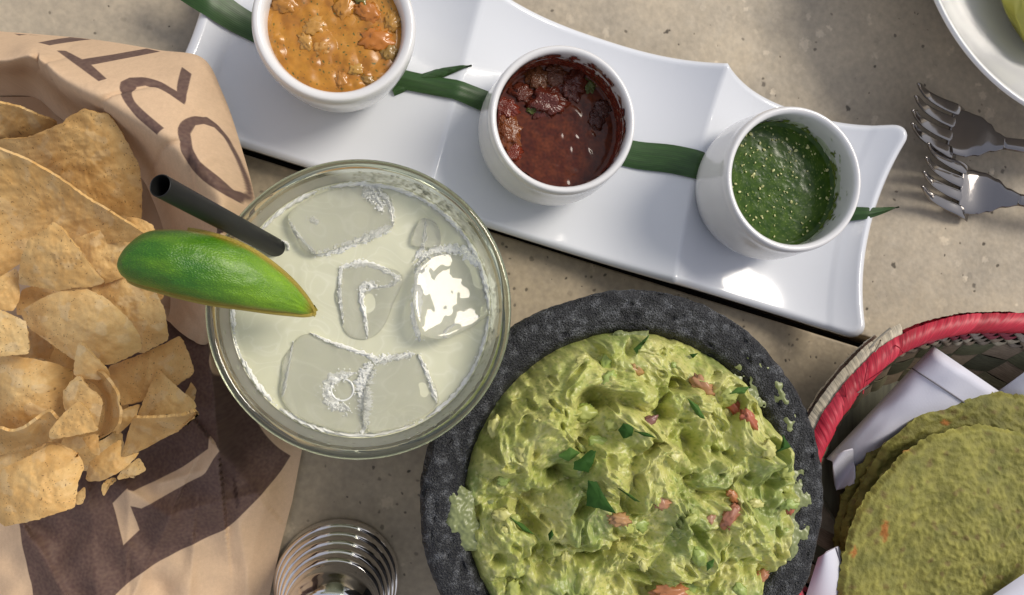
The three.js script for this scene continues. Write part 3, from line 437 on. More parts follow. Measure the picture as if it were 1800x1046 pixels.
// ---------------------------------------------------------------- stone bowl and guacamole
const ROCK_Y = 0.078, RC = P(1112, 880, ROCK_Y), ROCK_R = P(1468, 880, ROCK_Y).sub(P(756, 880, ROCK_Y)).length() / 2, IN_R = ROCK_R * 0.815;
const stoneBowl = thing('stone_bowl', 'dark grey volcanic stone bowl heaped with guacamole', 'bowl', null, RC.clone().setY(0));
{
  const map = tex(1024, (x, y) => { const big = tfb(x, y, 13, 2, 4), f = n3(x * 160, y * 160, 1), f2 = n3(x * 320, y * 320, 4), scr = Math.pow(Math.max(0, 1 - Math.abs(n3(x * 8, y * 95, 6)) * 5), 3); const k = 0.017 + 0.038 * Math.max(-0.4, big) + 0.017 * f; const w = 0.26 * sstep(0.60, 0.95, f2 + 0.35 * big) + 0.05 * sstep(0.1, 0.7, big + 0.4 * f) + 0.03 * scr; return [Math.max(0.014, k + w) * 0.94, Math.max(0.014, k + w) * 0.98, Math.max(0.016, k + w) * 1.06]; });
  const bump = tex(1024, (x, y) => 0.55 + 0.25 * n3(x * 110, y * 110, 3) + 0.2 * n3(x * 230, y * 230, 5) - 0.35 * sstep(0.55, 0.8, n3(x * 70, y * 70, 9)), false);
  for (const t of [map, bump]) t.repeat.set(9, 9);
  const mat = std({ map, bumpMap: bump, bumpScale: 0.0011, roughness: 0.58 });
  const prof = smoothProfile([[0.001, 0.016], [0.03, 0.016], [ROCK_R * 0.62, 0.018], [ROCK_R * 0.80, 0.035], [ROCK_R * 0.945, 0.058], [ROCK_R * 0.995, 0.070], [ROCK_R * 0.995, 0.0755], [ROCK_R * 0.975, ROCK_Y], [ROCK_R * 0.93, ROCK_Y + 0.0005], [ROCK_R * 0.86, ROCK_Y], [IN_R * 1.015, ROCK_Y - 0.0006], [IN_R * 0.985, ROCK_Y - 0.003], [IN_R * 0.9, 0.060], [IN_R * 0.6, 0.040], [0.001, 0.034]], 110);
  const g = lathe(prof, 260), p = g.attributes.position, uv = g.attributes.uv;
  for (let i = 0; i < p.count; i++) { let x = p.getX(i), y = p.getY(i), z = p.getZ(i); const r = Math.hypot(x, z), a = Math.atan2(z, x), edge = sstep(ROCK_R * 0.9, ROCK_R, r); const k = 1 + edge * (0.010 * n3(Math.cos(a) * 2.2, y * 20, Math.sin(a) * 2.2) + 0.004 * n3(Math.cos(a) * 30, y * 200, Math.sin(a) * 30)); x *= k; z *= k; y += 0.00022 * fbm(x * 150, y * 150, z * 150, 3) - 0.0012 * sstep(0.55, 0.8, n3(x * 160, y * 160, z * 160)) + edge * 0.0008 * n3(x * 150, 3, z * 150); p.setXYZ(i, x, y, z); uv.setXY(i, x + (y < 0.07 && r > IN_R ? y * 0.7 : 0), z + (y < 0.07 && r > IN_R ? y * 0.7 : 0)); }
  g.computeVertexNormals();
  part('bowl_body', g, mat, stoneBowl);
  for (let i = 0; i < 3; i++) { const a = 0.5 + i * TAU / 3, lg = lathe(smoothProfile([[0.001, 0], [0.010, 0.0], [0.012, 0.004], [0.014, 0.014], [0.018, 0.028], [0.001, 0.034]], 24), 24); const m = part('leg', lg, mat, stoneBowl); m.position.set(ROCK_R * 0.55 * Math.cos(a), 0, ROCK_R * 0.55 * Math.sin(a)); }
}
// height of the heap: big spoon-folded lumps, then smaller ones, joined by a soft maximum
const guacBlobs = [];
{
  const B = (u, v, rx, rz, h, a = 0) => { const p = P(u, v, 0.088).sub(RC); guacBlobs.push([p.x, p.z, rx, rz, h, a]); };
  B(960, 760, 0.022, 0.015, 0.0100, -0.5); B(900, 800, 0.013, 0.011, 0.0080, 0.3); B(1000, 690, 0.020, 0.010, 0.0080, -0.6); B(1040, 625, 0.020, 0.007, 0.0060, -0.45); B(1100, 690, 0.015, 0.010, 0.0100, 0.4); B(1150, 640, 0.020, 0.012, 0.0070, 0.3); B(1120, 760, 0.016, 0.010, 0.0130, 0.2); B(1060, 830, 0.012, 0.016, 0.0135, 0.3); B(1150, 800, 0.016, 0.011, 0.0135, -0.2); B(1140, 850, 0.014, 0.012, 0.0120, 0.4); B(1050, 905, 0.022, 0.010, 0.0085, 0.12); B(1180, 900, 0.014, 0.014, 0.0110, 0.5); B(1230, 730, 0.018, 0.012, 0.0090, 0.9); B(1300, 700, 0.018, 0.010, 0.0070, 0.7); B(1330, 790, 0.015, 0.017, 0.0100, 0.4); B(1260, 820, 0.018, 0.010, 0.0105, 0.0); B(1390, 810, 0.012, 0.017, 0.0080, 0.2); B(1310, 930, 0.022, 0.019, 0.0110, 0.3); B(1240, 960, 0.014, 0.018, 0.0090, 0.2); B(1370, 960, 0.013, 0.018, 0.0070, 0.1); B(1180, 990, 0.010, 0.018, 0.0085, 0.3); B(1100, 990, 0.018, 0.008, 0.0060, -0.5); B(980, 985, 0.020, 0.012, 0.0045, 0.3); B(900, 960, 0.012, 0.016, 0.0035, 0.2); B(1010, 1060, 0.022, 0.014, 0.0070, 0.1); B(1150, 1080, 0.024, 0.014, 0.0090, 0.0); B(1290, 1050, 0.020, 0.015, 0.0090, 0.2); B(930, 870, 0.010, 0.006, 0.0020, 0); B(900, 870, 0.009, 0.005, 0.004, 0.3); B(1220, 650, 0.012, 0.007, 0.0050, 0.4); B(1380, 880, 0.012, 0.012, 0.0080, 0);
  B(950, 850, 0.007, 0.005, 0.006, 0.4); B(992, 878, 0.008, 0.005, 0.0065, -0.4); B(1022, 852, 0.006, 0.005, 0.007, 0.9); B(978, 935, 0.009, 0.006, 0.007, 0.2); B(940, 905, 0.007, 0.005, 0.0055, -0.7); B(1012, 930, 0.007, 0.006, 0.0105, 0.3); B(962, 890, 0.006, 0.004, 0.0045, 1.2); B(925, 840, 0.006, 0.005, 0.006, 0.1); B(905, 915, 0.007, 0.005, 0.005, 0.5); B(1035, 962, 0.008, 0.006, 0.007, -0.3); B(1000, 820, 0.007, 0.006, 0.009, 0.5);
  for (let i = 0; i < 230; i++) { const a = rr(0, TAU), r = IN_R * 0.98 * Math.sqrt(rnd()), s = rr(0.0022, 0.0058), e = rr(1, 1.6); guacBlobs.push([r * Math.cos(a), r * Math.sin(a), s * e, s, -1 - rr(0.0006, 0.0030), a + 1.2 + rr(-0.9, 0.9)]); }
  for (const b of guacBlobs) { b[6] = Math.cos(b[5]); b[7] = Math.sin(b[5]); }
}
const heapBase = (x, z) => { const q = clamp(Math.hypot(x, z) / IN_R); return -0.0035 + 0.0085 * (1 - Math.pow(q, 2.4)) - 0.004 * sstep(0.93, 1, q) - 0.004 * Math.exp(-(((x + 0.048) / 0.013) ** 2 + ((z + 0.003) / 0.006) ** 2)); };
function guacY(x0, z0) {
  const x = x0 + 0.0024 * n3(x0 * 40, z0 * 40, 11) + 0.0005 * n3(x0 * 170, z0 * 170, 12), z = z0 + 0.0024 * n3(x0 * 40, z0 * 40, 21) + 0.0005 * n3(x0 * 170, z0 * 170, 22);
  const q = Math.hypot(x0, z0) / IN_R, fade = 1 - sstep(0.93, 1.0, q), K = 1100;
  let big = 0, sum = 0, m = 0;
  const val = [];
  for (const b of guacBlobs) { if (b[4] < -0.5) continue; const dx = x - b[0], dz = z - b[1]; if (Math.abs(dx) > b[2] * 1.1 && Math.abs(dz) > b[2] * 1.1) continue; const X = (dx * b[6] + dz * b[7]) / b[2], Z = (-dx * b[7] + dz * b[6]) / b[3], d = X * X + Z * Z; if (d < 1) val.push(1.45 * b[4] * Math.pow(1 - d, 0.8)); }
  sum = 1; for (const v of val) sum += Math.exp(K * v); big = Math.log(sum) / K;
  let small = 0; sum = 1;
  for (const b of guacBlobs) { if (b[4] > -0.5) continue; const dx = x - b[0], dz = z - b[1]; if (Math.abs(dx) > b[2] || Math.abs(dz) > b[2]) continue; const X = (dx * b[6] + dz * b[7]) / b[2], Z = (-dx * b[7] + dz * b[6]) / b[3], d = X * X + Z * Z; if (d < 1) sum += Math.exp(1600 * (-b[4] - 1) * (1 - d) * (1 - 0.6 * d)); }
  small = Math.log(sum) / 1600;
  const fold = 0.0020 * n3(x * 40, z * 40, 31) + 0.0009 * n3(x * 105, z * 105, 35);
  const pit = 0.0075 * sstep(0.42, 0.8, n3(x * 52, z * 52, 41)) + 0.0030 * sstep(0.50, 0.78, n3(x * 100, z * 100, 44));
  const bits = 0.0030 * Math.pow(Math.max(0, n3(x * 135, z * 135, 51)), 1.0) + 0.0016 * Math.pow(Math.max(0, n3(x * 270, z * 270, 53)), 0.9) + 0.00014 * n3(x * 620, z * 620, 52);
  return ROCK_Y + heapBase(x0, z0) + fade * (big + small + fold - pit) + bits * (0.4 + 0.6 * fade);
}
const guac = thing('guacamole', 'chunky green guacamole with tomato and cilantro heaped in the stone bowl', 'guacamole', null, RC.clone());
const guacPale = [0.56, 0.54, 0.18], guacMid = [0.42, 0.455, 0.115], guacGreen = [0.235, 0.31, 0.085];
const guacMat = phy({ vertexColors: true, roughness: 0.42, clearcoat: 0.22, clearcoatRoughness: 0.25, bumpMap: tex(512, (x, y) => 0.5 + 0.3 * tfb(x, y, 22, 3, 3), false), bumpScale: 0.0004 });
const guacColour = (x, y, z) => { const a = fbm(x * 55, y * 40, z * 55 + 7, 3), b = n3(x * 240, y * 240, z * 240), c = n3(x * 30 + 9, y * 20, z * 30); let q = mix3(guacMid, guacPale, clamp(0.5 + 1.1 * a)); q = mix3(q, guacGreen, 0.75 * sstep(0.15, 0.75, c + 0.4 * a)); const d = n3(x * 420, y * 420, z * 420 + 5); if (d > 0.45) q = mix3(q, [0.62, 0.58, 0.27], 0.6 * sstep(0.45, 0.8, d)); if (d < -0.6) q = mix3(q, [0.22, 0.30, 0.06], 0.6); const k = 1 + 0.10 * b; return [q[0] * k, q[1] * k, q[2] * k]; };
{
  const rOf = (a) => IN_R * (1.0 + 0.012 * n3(Math.cos(a) * 3, Math.sin(a) * 3, 2) + 0.010 * n3(Math.cos(a) * 12, Math.sin(a) * 12, 4));
  const g = grid(620, 260, (s, t) => { const a = s * TAU, r = rOf(a) * t, x0 = r * Math.cos(a), z0 = r * Math.sin(a); const y = guacY(x0, z0), lift = clamp((y - ROCK_Y) / 0.02);
    const ov = 0.0030 * (1 - sstep(0.85, 1, t)); // folds lean over a little
    return V(x0 + ov * lift * n3(x0 * 38, 5, z0 * 38) * 1.2, y - RC.y, z0 + ov * lift * n3(x0 * 38, 15, z0 * 38) * 1.2); }, (s, t, p) => [p.x / 0.05, p.z / 0.05], true);
  faceUp(g); colour(g, guacColour); g.userData.world = false; part('mash', g, guacMat, guac);
  const chunkMat = [guacPale, guacMid, [0.33, 0.42, 0.10]].map((c) => phy({ color: lin(...c), roughness: 0.45, clearcoat: 0.2, clearcoatRoughness: 0.25 }));
  const red = (c) => phy({ color: lin(c[0] * 0.8 + 0.05, c[1] + 0.06, c[2] + 0.03), roughness: 0.38, clearcoat: 0.2, clearcoatRoughness: 0.2 });
  const at = (u, v, up) => { let p = P(u, v, 0.088).sub(RC); for (let k = 0; k < 5; k++) { const y = guacY(p.x, p.z); p = P(u, v, y).sub(RC); p.y = y - RC.y; } p.y += up; return p; };
  [[1236, 678, 0.0042, [0.50, 0.17, 0.08], 0.7, 1.4], [1293, 716, 0.0034, [0.48, 0.045, 0.02], 1.0, 1.9], [1318, 738, 0.0036, [0.46, 0.06, 0.03], 0.9, 1.5], [1163, 884, 0.0036, [0.50, 0.16, 0.09], 0.2, 1.1], [1088, 914, 0.0036, [0.52, 0.20, 0.08], 0.1, 1.3], [1286, 908, 0.0040, [0.40, 0.09, 0.06], -0.9, 1.5], [1250, 912, 0.003, [0.46, 0.16, 0.10], -0.9, 1.3], [1290, 874, 0.0026, [0.50, 0.12, 0.03], 0.9, 1.6], [1391, 889, 0.0025, [0.46, 0.07, 0.03], -1.2, 1.6], [1340, 1014, 0.0030, [0.46, 0.12, 0.06], -0.5, 1.3], [1180, 1041, 0.0046, [0.50, 0.12, 0.04], 0, 1.8], [1118, 650, 0.0030, [0.46, 0.18, 0.05], 0.5, 1.3], [1140, 742, 0.0026, [0.24, 0.05, 0.06], -0.6, 1.6]].forEach(([u, v, r, c, a, e], i) => { const m = part('tomato_piece', lump(r * 0.82, i * 2.7, [e, 0.62, 0.8], 0.42, 1.9, 3), red(c), guac); m.position.copy(at(u, v, -r * 0.2)); m.rotation.set(rr(-0.2, 0.2), -a, rr(-0.2, 0.2)); });
  for (let i = 0; i < 46; i++) { const a = rr(0, TAU), q = IN_R * 0.93 * Math.sqrt(rnd()), r = rr(0.0013, 0.0034), x = q * Math.cos(a), z = q * Math.sin(a), m = part('avocado_chunk', lump(r, i * 1.9, [rr(1, 1.5), 0.6, rr(0.75, 1)], 0.35, 1.6, 3), chunkMat[i % 3], guac); m.position.set(x, guacY(x, z) - RC.y - r * 0.1, z); m.rotation.y = a * 3; }
  // cilantro and avocado-skin flakes: small curved leaves
  const herb = (c) => phy({ color: lin(...c), roughness: 0.7, specularIntensity: 0.3, side: THREE.DoubleSide });
  const flake = (pts, up, c, curl = 0.0012) => { const q = pts.map(([u, v]) => at(u, v, up)), y0 = Math.max(...q.map((p) => p.y)) ; q.forEach((p) => { p.y = lerp(p.y, y0, 0.75); }); const cc = centre(q), n = q.length, K = 6, R = 5; const g = grid(n * K, R, (s, t) => { const f = s * n, i = Math.floor(f) % n, k = f - Math.floor(f); const e = q[i].clone().lerp(q[(i + 1) % n], k), p = cc.clone().lerp(e, t); p.y += curl * (1 - t * t) + 0.0003 * n3(p.x * 300, 1, p.z * 300); const w = 1 + 0.06 * t * n3(s * 30, 2, cc.x * 100); p.x = cc.x + (p.x - cc.x) * w; p.z = cc.z + (p.z - cc.z) * w; return p; }, null, true); faceUp(g); g.userData.world = false; part('cilantro_leaf', thicken(g, 0.0003), herb(c), guac); };
  const dk = [0.030, 0.085, 0.014], md = [0.07, 0.15, 0.03];
  flake([[1022, 836], [1040, 840], [1058, 868], [1072, 894], [1045, 885], [1016, 876]], 0.003, dk);
  flake([[1012, 800], [1030, 785], [1042, 790], [1040, 812], [1028, 826], [1004, 822], [1001, 806]], 0.0022, dk); flake([[978, 800], [1000, 784], [1014, 792], [998, 810]], 0.0014, md);
  flake([[1078, 752], [1092, 742], [1112, 748], [1108, 764], [1088, 768]], 0.0016, dk); flake([[1112, 756], [1132, 758], [1150, 768], [1130, 766]], 0.0016, dk);
  flake([[1104, 612], [1128, 588], [1132, 600], [1114, 622]], 0.0012, md); flake([[1206, 700], [1226, 712], [1238, 738], [1228, 735], [1212, 716]], 0.0006, md); flake([[1352, 782], [1362, 760], [1366, 778], [1356, 798]], 0.0008, dk); flake([[1290, 680], [1310, 678], [1300, 690], [1280, 692]], 0.001, md); flake([[1208, 622], [1222, 620], [1216, 630]], 0.001, dk); flake([[896, 908], [914, 912], [934, 932], [914, 926]], 0.0012, md); flake([[1236, 985], [1252, 980], [1250, 992], [1234, 998]], 0.0015, md); flake([[958, 932], [966, 926], [972, 938], [962, 946]], 0.0016, dk); flake([[1083, 856], [1098, 862], [1116, 876], [1100, 870]], 0.0012, md);
  // smears left on the stone rim
  const smearPatch = (u0, v0, u1, v1, thr, f, hgt, shape) => { const nu = 240, nv = 240, keep = []; const g = grid(nu, nv, (s, t) => { const p = P(lerp(u0, u1, s), lerp(v0, v1, t), ROCK_Y).sub(RC), qq = Math.hypot(p.x, p.z) / ROCK_R, win = Math.min(s, 1 - s, t, 1 - t), k = 0.8 * shape(s, t, qq) + 0.95 * fbm(p.x * f * 1.1, 1, p.z * f * 1.1, 2) + 0.12 * n3(p.x * 420, 1, p.z * 420) - thr - 1.2 * (1 - sstep(0, 0.2, win)) - 3 * sstep(0.945, 0.975, qq); return V(p.x, clamp(k * hgt * 0.8, -0.003, 0.0026) + 0.0002, p.z); }); const p = g.attributes.position, ix = g.index.array; for (let i = 0; i < ix.length; i += 3) if (Math.max(p.getY(ix[i]), p.getY(ix[i + 1]), p.getY(ix[i + 2])) > -0.0012) keep.push(ix[i], ix[i + 1], ix[i + 2]); g.setIndex(keep); faceUp(g); colour(g, (x, y, z) => mix3([0.22, 0.25, 0.10], guacMid, sstep(0.0008, 0.0022, y))); g.userData.world = false; part('smear', g, guacMat, guac); };
  const inRing = (q, a, b) => sstep(a - 0.03, a + 0.01, q) * (1 - sstep(b - 0.02, b + 0.02, q));
  smearPatch(775, 830, 905, 990, 0.62, 70, 0.0030, (s, t, q) => 0.95 * inRing(q, 0.76, 0.93) * Math.exp(-Math.pow((t - 0.5) / 0.33, 2)));
  smearPatch(1370, 690, 1480, 1046, 0.66, 60, 0.0026, (s, t, q) => 0.85 * inRing(q, 0.79, 0.93) * (0.75 + 0.25 * Math.cos(t * 9)));
  smearPatch(1060, 575, 1150, 640, 0.62, 70, 0.003, (s, t, q) => 1.0 * inRing(q, 0.76, 0.86) * Math.exp(-Math.pow((s - 0.55) / 0.4, 2)));
  smearPatch(1270, 600, 1440, 740, 0.80, 120, 0.002, (s, t, q) => 0.95 * inRing(q, 0.9, 0.95));
}
// ---------------------------------------------------------------- palm basket, napkin, tortillas
{
  const BY = 0.046, rimPx = [[1750, 567], [1680, 571], [1600, 594], [1545, 628], [1492, 682], [1452, 738], [1424, 800], [1402, 880], [1388, 965], [1396, 1062], [1580, 1130], [1700, 1175], [1830, 1165], [1950, 1095], [2030, 985], [2055, 850], [2025, 720], [1945, 625], [1850, 575]];
  const pts = rimPx.map(([u, v]) => P(u, v, BY)), C = centre(pts).setY(0), rim = catmull(pts.map((p) => p.clone().sub(C)), true);
  const basket = thing('woven_basket', 'round woven palm basket with a red wrapped rim', 'basket', null, C);
  const rimAt = (s) => rim.getPoint(((s % 1) + 1) % 1);
  const wallAt = (s, t, off = 0) => { const p = rimAt(s), k = lerp(0.985, 0.58, Math.pow(t, 1.25)), l = Math.hypot(p.x, p.z); return V(p.x * k + off * p.x / l * -1, lerp(BY - 0.002, 0.006, t), p.z * k - off * p.z / l); };
  const fibre = (c, s = 1) => std({ map: tex(128, (x, y) => { const k = 0.8 + 0.28 * n3(x * 2, y * 26, s) + 0.16 * n3(x * 6, y * 70, s + 3); return [c[0] * k, c[1] * k, c[2] * k]; }), roughness: 0.55 });
  const reds = [fibre([0.56, 0.014, 0.042], 1), fibre([0.66, 0.034, 0.066], 2), fibre([0.48, 0.012, 0.032], 3)]; reds.forEach((m) => { m.roughness = 0.5; });
  const cream = [fibre([0.70, 0.61, 0.45], 4), fibre([0.60, 0.52, 0.37], 5)], olive = [fibre([0.20, 0.20, 0.115], 6), fibre([0.14, 0.14, 0.09], 7), fibre([0.26, 0.24, 0.15], 8)], tan = [fibre([0.40, 0.31, 0.22], 9), fibre([0.32, 0.26, 0.20], 10)], pink = [fibre([0.42, 0.07, 0.10], 11), fibre([0.52, 0.44, 0.36], 12)];
  // wall behind the weave
  const shell = grid(120, 14, (s, t) => wallAt(s, t, -0.0012), (s, t) => [s * 40, t * 4], true); shell.userData.world = false;
  part('wall', shell, Object.assign(fibre([0.10, 0.09, 0.06], 14), { side: THREE.DoubleSide }), basket);
  const fl = new THREE.CylinderGeometry(0.05, 0.05, 0.004, 48), flm = part('base', fl, olive[1], basket); flm.position.y = 0.005;
  // every strip of the weave
  const patch = (s0, s1, t0, t1, hgt, m, name = 'strip') => { const g = grid(5, 4, (a, b) => { const s = lerp(s0, s1, a), t = lerp(t0, t1, b), e = Math.sin(Math.PI * clamp(a)) * 0.7 + Math.sin(Math.PI * b) * 0.3; return wallAt(s, t, hgt * e + 0.0002); }, (a, b) => [a, b]); g.userData.world = false; g.computeVertexNormals(); m.side = THREE.DoubleSide; return part(name, thicken(g, 0.0004), m, basket); };
  const NC = 30;
  for (let i = 0; i < NC; i++) { const s0 = i / NC, s1 = (i + 0.96) / NC; 
    for (let j = 0; j < 3; j++) { const t0 = 0.37 + j * 0.205, over = (i + j) % 2; patch(s0 - (over ? 0.002 : 0), s1 + (over ? 0.002 : 0), t0, t0 + 0.199, over ? 0.0016 : 0.0006, over ? olive[(i * 3 + j) % 3] : tan[(i + j) % 2]); } }
  for (let r = 0; r < 4; r++) for (let i = 0; i < 60; i++) { const s0 = (i + (r % 2) * 0.5) / 60, s1 = s0 + 0.86 / 60; const t0 = 0.135 + r * 0.058; patch(s0, s1, t0, t0 + 0.050, 0.0026, r < 2 ? ((i * 7 + r) % 3 ? pink[0] : pink[1]) : (i % 3 ? tan[(i + r) % 2] : cream[i % 2]), 'coil_stitch'); }
  // cream coil outside, red wrapped coil on top: every wrap is a strip of its own
  const coil = (n, off, dy, rad, mats, name, skew, from = 0, to = 1, ext = 1.32) => { for (let i = 0; i < n; i++) { const s0 = lerp(from, to, i / n), w = (to - from) / n; const g = grid(14, 12, (a, b) => { const al = b * TAU * 0.93 + 0.5, s = s0 + w * (a * ext) + w * skew * (al / TAU - 0.5), p = rimAt(s), q = rimAt(s + 0.002), tn2 = q.sub(p).normalize(), outw = V(tn2.z, 0, -tn2.x); if (outw.dot(p) < 0) outw.negate(); const rr2 = rad * (0.93 + 0.09 * n3(i * 1.7, 3, off * 900) + 0.07 * Math.sin(Math.PI * a) - 0.08 * a + 0.05 * n3(a * 5, i * 3.1, b * 3) + 0.025 * n3(a * 18, i, 2)); return p.addScaledVector(outw, off + rr2 * Math.cos(al)).add(V(0, dy + rr2 * Math.sin(al), 0)); }, (a, b) => [b, a]); g.userData.world = false; const m = mats[(i * 5 + (i >> 2)) % mats.length]; m.side = THREE.DoubleSide; part(name, g, m, basket); } };
  coil(22, 0.0040, -0.0022, 0.0046, cream, 'cream_wrap', 1.6, 0.125, 0.6);
  coil(40, 0, 0.0005, 0.0052, reds, 'red_wrap', 2.6);
  // loose straw ends
  [[[1528, 614], [1548, 592], [1566, 577], 0.0006, 1], [[1538, 618], [1545, 606], [1548, 598], 0.0004, 1], [[1520, 672], [1538, 660], [1551, 651], 0.0003, 0], [[1517, 692], [1522, 660], [1527, 636], 0.0003, 0], [[1488, 700], [1487, 684], [1484, 676], 0.0003, 0], [[1508, 690], [1520, 682], [1527, 677], 0.0003, 1], [[1574, 607], [1582, 612], [1587, 619], 0.0003, 0]].forEach(([a, b, c, r, w]) => { const g = tube([a, b, c].map(([u, v], i) => P(u, v, BY + 0.005 + 0.003 * i)), r, 10, 6); part('loose_fibre', g, w ? cream[0] : reds[1], basket); });

  // napkin: a rolled corner rising to the rim, a second fold on the right and hems at the lower left
  const cloth = phy({ color: lin(0.66, 0.66, 0.74), roughness: 0.85, sheen: 0.3, bumpMap: tex(256, (x, y) => 0.5 + 0.25 * Math.sin(x * 400) * Math.sin(y * 400) + 0.2 * tfb(x, y, 30, 2, 2), false), bumpScale: 0.00012, side: THREE.DoubleSide });
  const stitch = std({ color: lin(0.16, 0.15, 0.17), roughness: 0.9 });
  const nap = thing('napkin', 'folded pale white cloth napkin lining the basket', 'napkin', null, P(1600, 720, 0.03));
  const quad = (a, b, c, d, bulge, y) => grid(40, 40, (s, t) => { const u = lerp(lerp(a[0], b[0], s), lerp(d[0], c[0], s), t), v = lerp(lerp(a[1], b[1], s), lerp(d[1], c[1], s), t), yy = lerp(lerp(a[2], b[2], s), lerp(d[2], c[2], s), t); return P(u, v, yy + bulge(s, t)); }, (s, t) => [s, t]);
  // s runs from the narrow foot to the wide folded top, t from the rolled left edge to the right
  const roll = quad([1452, 806, 0.016], [1640, 608, 0.036], [1792, 712, 0.026], [1545, 850, 0.010], (s, t) => 0.017 * Math.sqrt(Math.max(0, 1 - Math.pow(1 - Math.min(1, t / 0.45), 2))) * (0.55 + 0.45 * s) * (1 - 0.85 * sstep(0.3, 1, t)) - 0.008 * (1 - s) * (1 - s) - 0.005 * sstep(0.96, 1, s) + 0.0008 * n3(s * 3, t * 3, 2), 0);
  part('fold', thicken(faceUp(roll), 0.0007), cloth, nap);
  const hem = quad([1622, 642, 0.0655], [1625, 640, 0.0658], [1692, 710, 0.0475], [1689, 712, 0.0474], () => 0, 0); // the sewn edge
  const hemC = (s) => { const i = Math.round(s * 40); return null; };
  { const p = roll.attributes.position, band = []; for (let j = 0; j <= 40; j++) { const i = Math.round(40 * (0.80)); const k = j * 41 + i; band.push(V(p.getX(k), p.getY(k) + 0.0006, p.getZ(k))); } part('hem', world(new THREE.TubeGeometry(catmull(band), 60, 0.00035, 5)), stitch, nap); }
  const f2 = quad([1752, 690, 0.026], [1800, 655, 0.036], [1900, 680, 0.036], [1800, 745, 0.020], (s, t) => 0.004 * Math.sin(Math.PI * t), 0); part('fold', thicken(faceUp(f2), 0.0007), cloth, nap);
  const f3 = quad([1462, 800, 0.022], [1500, 790, 0.026], [1502, 850, 0.018], [1470, 862, 0.016], (s, t) => 0.004 * Math.sin(3 * s + 5 * t), 0); part('fold', thicken(faceUp(f3), 0.0007), cloth, nap);
  const f4 = quad([1438, 980, 0.044], [1474, 960, 0.040], [1530, 1090, 0.030], [1400, 1100, 0.036], (s, t) => 0.006 * Math.sin(Math.PI * s), 0); part('fold', thicken(faceUp(f4), 0.0007), cloth, nap);
  { const p = f4.attributes.position, band = []; for (let j = 0; j <= 40; j++) { const k = j * 41 + 34; band.push(V(p.getX(k), p.getY(k) + 0.0005, p.getZ(k))); } part('hem', world(new THREE.TubeGeometry(catmull(band), 60, 0.0003, 5)), stitch, nap); }
  const f5 = quad([1745, 1046, 0.0495], [1835, 985, 0.052], [1860, 1080, 0.053], [1760, 1090, 0.050], (s, t) => 0.003 * Math.sin(Math.PI * t), 0); part('fold', thicken(faceUp(f5), 0.0007), cloth, nap);

  // tortillas
  const tortMat = phy({ vertexColors: true, roughness: 0.72, sheen: 0.1, bumpMap: tex(512, (x, y) => 0.5 + 0.34 * n3(x * 26, y * 26, 3) + 0.18 * n3(x * 60, y * 60, 6) - 0.2 * sstep(0.4, 0.8, n3(x * 50, y * 50, 9)), false), bumpScale: 0.00028 });
  const tortilla = (label, u, v, r, y, tiltX, tiltZ, seed, spots = []) => {
    const c = P(u, v, y), R = P(u + r, v, y).sub(P(u - r, v, y)).length() / 2, sp = spots.map(([a, b, w, e]) => { const p = P(a, b, y).sub(c); return [p.x, p.z, w, e]; });
    const g = grid(300, 130, (s, t) => { const a = s * TAU, rr2 = R * (1 + 0.014 * n3(Math.cos(a) * 2, Math.sin(a) * 2, seed) + 0.010 * n3(Math.cos(a) * 11, Math.sin(a) * 11, seed) + 0.009 * n3(Math.cos(a) * 32, Math.sin(a) * 32, seed)) * t, x = rr2 * Math.cos(a), z = rr2 * Math.sin(a);
      const bump = 0.0009 * Math.max(-0.15, n3(x * 250, z * 250, seed)) + 0.0007 * Math.max(0, n3(x * 135, z * 135, seed + 4)) + 0.00004 * n3(x * 560, z * 560, seed) + 0.0006 * fbm(x * 50, z * 50, seed, 2);
      return V(x, bump + 0.0016 * n3(x * 22, z * 22, seed) + tiltX * x + tiltZ * z - 0.0020 * sstep(0.97, 1, t), z); }, (s, t, p) => [p.x / 0.06, p.z / 0.06], true);
    faceUp(g); g.userData.world = false;
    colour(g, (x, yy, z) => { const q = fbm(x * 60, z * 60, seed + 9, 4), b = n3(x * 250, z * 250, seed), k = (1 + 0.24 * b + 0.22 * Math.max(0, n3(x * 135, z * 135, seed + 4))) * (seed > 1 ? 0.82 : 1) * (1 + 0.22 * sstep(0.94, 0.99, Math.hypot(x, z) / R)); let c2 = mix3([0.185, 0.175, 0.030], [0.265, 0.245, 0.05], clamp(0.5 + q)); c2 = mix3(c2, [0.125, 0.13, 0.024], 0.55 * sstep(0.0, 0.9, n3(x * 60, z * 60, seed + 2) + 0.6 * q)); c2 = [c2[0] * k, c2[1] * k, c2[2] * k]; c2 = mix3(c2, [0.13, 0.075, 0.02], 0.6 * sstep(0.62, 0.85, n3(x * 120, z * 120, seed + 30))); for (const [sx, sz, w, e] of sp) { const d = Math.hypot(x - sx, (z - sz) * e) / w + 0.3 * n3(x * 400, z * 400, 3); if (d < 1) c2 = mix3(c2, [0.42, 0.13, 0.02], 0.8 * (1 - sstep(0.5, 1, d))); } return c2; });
    const o = part('tortilla', thicken(g, 0.0022), tortMat, scene); o.position.copy(c); tag(o, label, 'tortilla', 'green tortillas stacked in the basket'); };
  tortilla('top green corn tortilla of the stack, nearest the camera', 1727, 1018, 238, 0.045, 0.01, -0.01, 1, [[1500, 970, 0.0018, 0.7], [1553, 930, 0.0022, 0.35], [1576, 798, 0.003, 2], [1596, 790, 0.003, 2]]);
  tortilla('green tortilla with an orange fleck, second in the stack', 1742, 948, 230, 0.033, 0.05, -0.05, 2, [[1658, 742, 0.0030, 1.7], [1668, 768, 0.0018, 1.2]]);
  tortilla('third green tortilla, showing its edge left of the upper two', 1722, 990, 238, 0.028, 0.02, -0.03, 3);
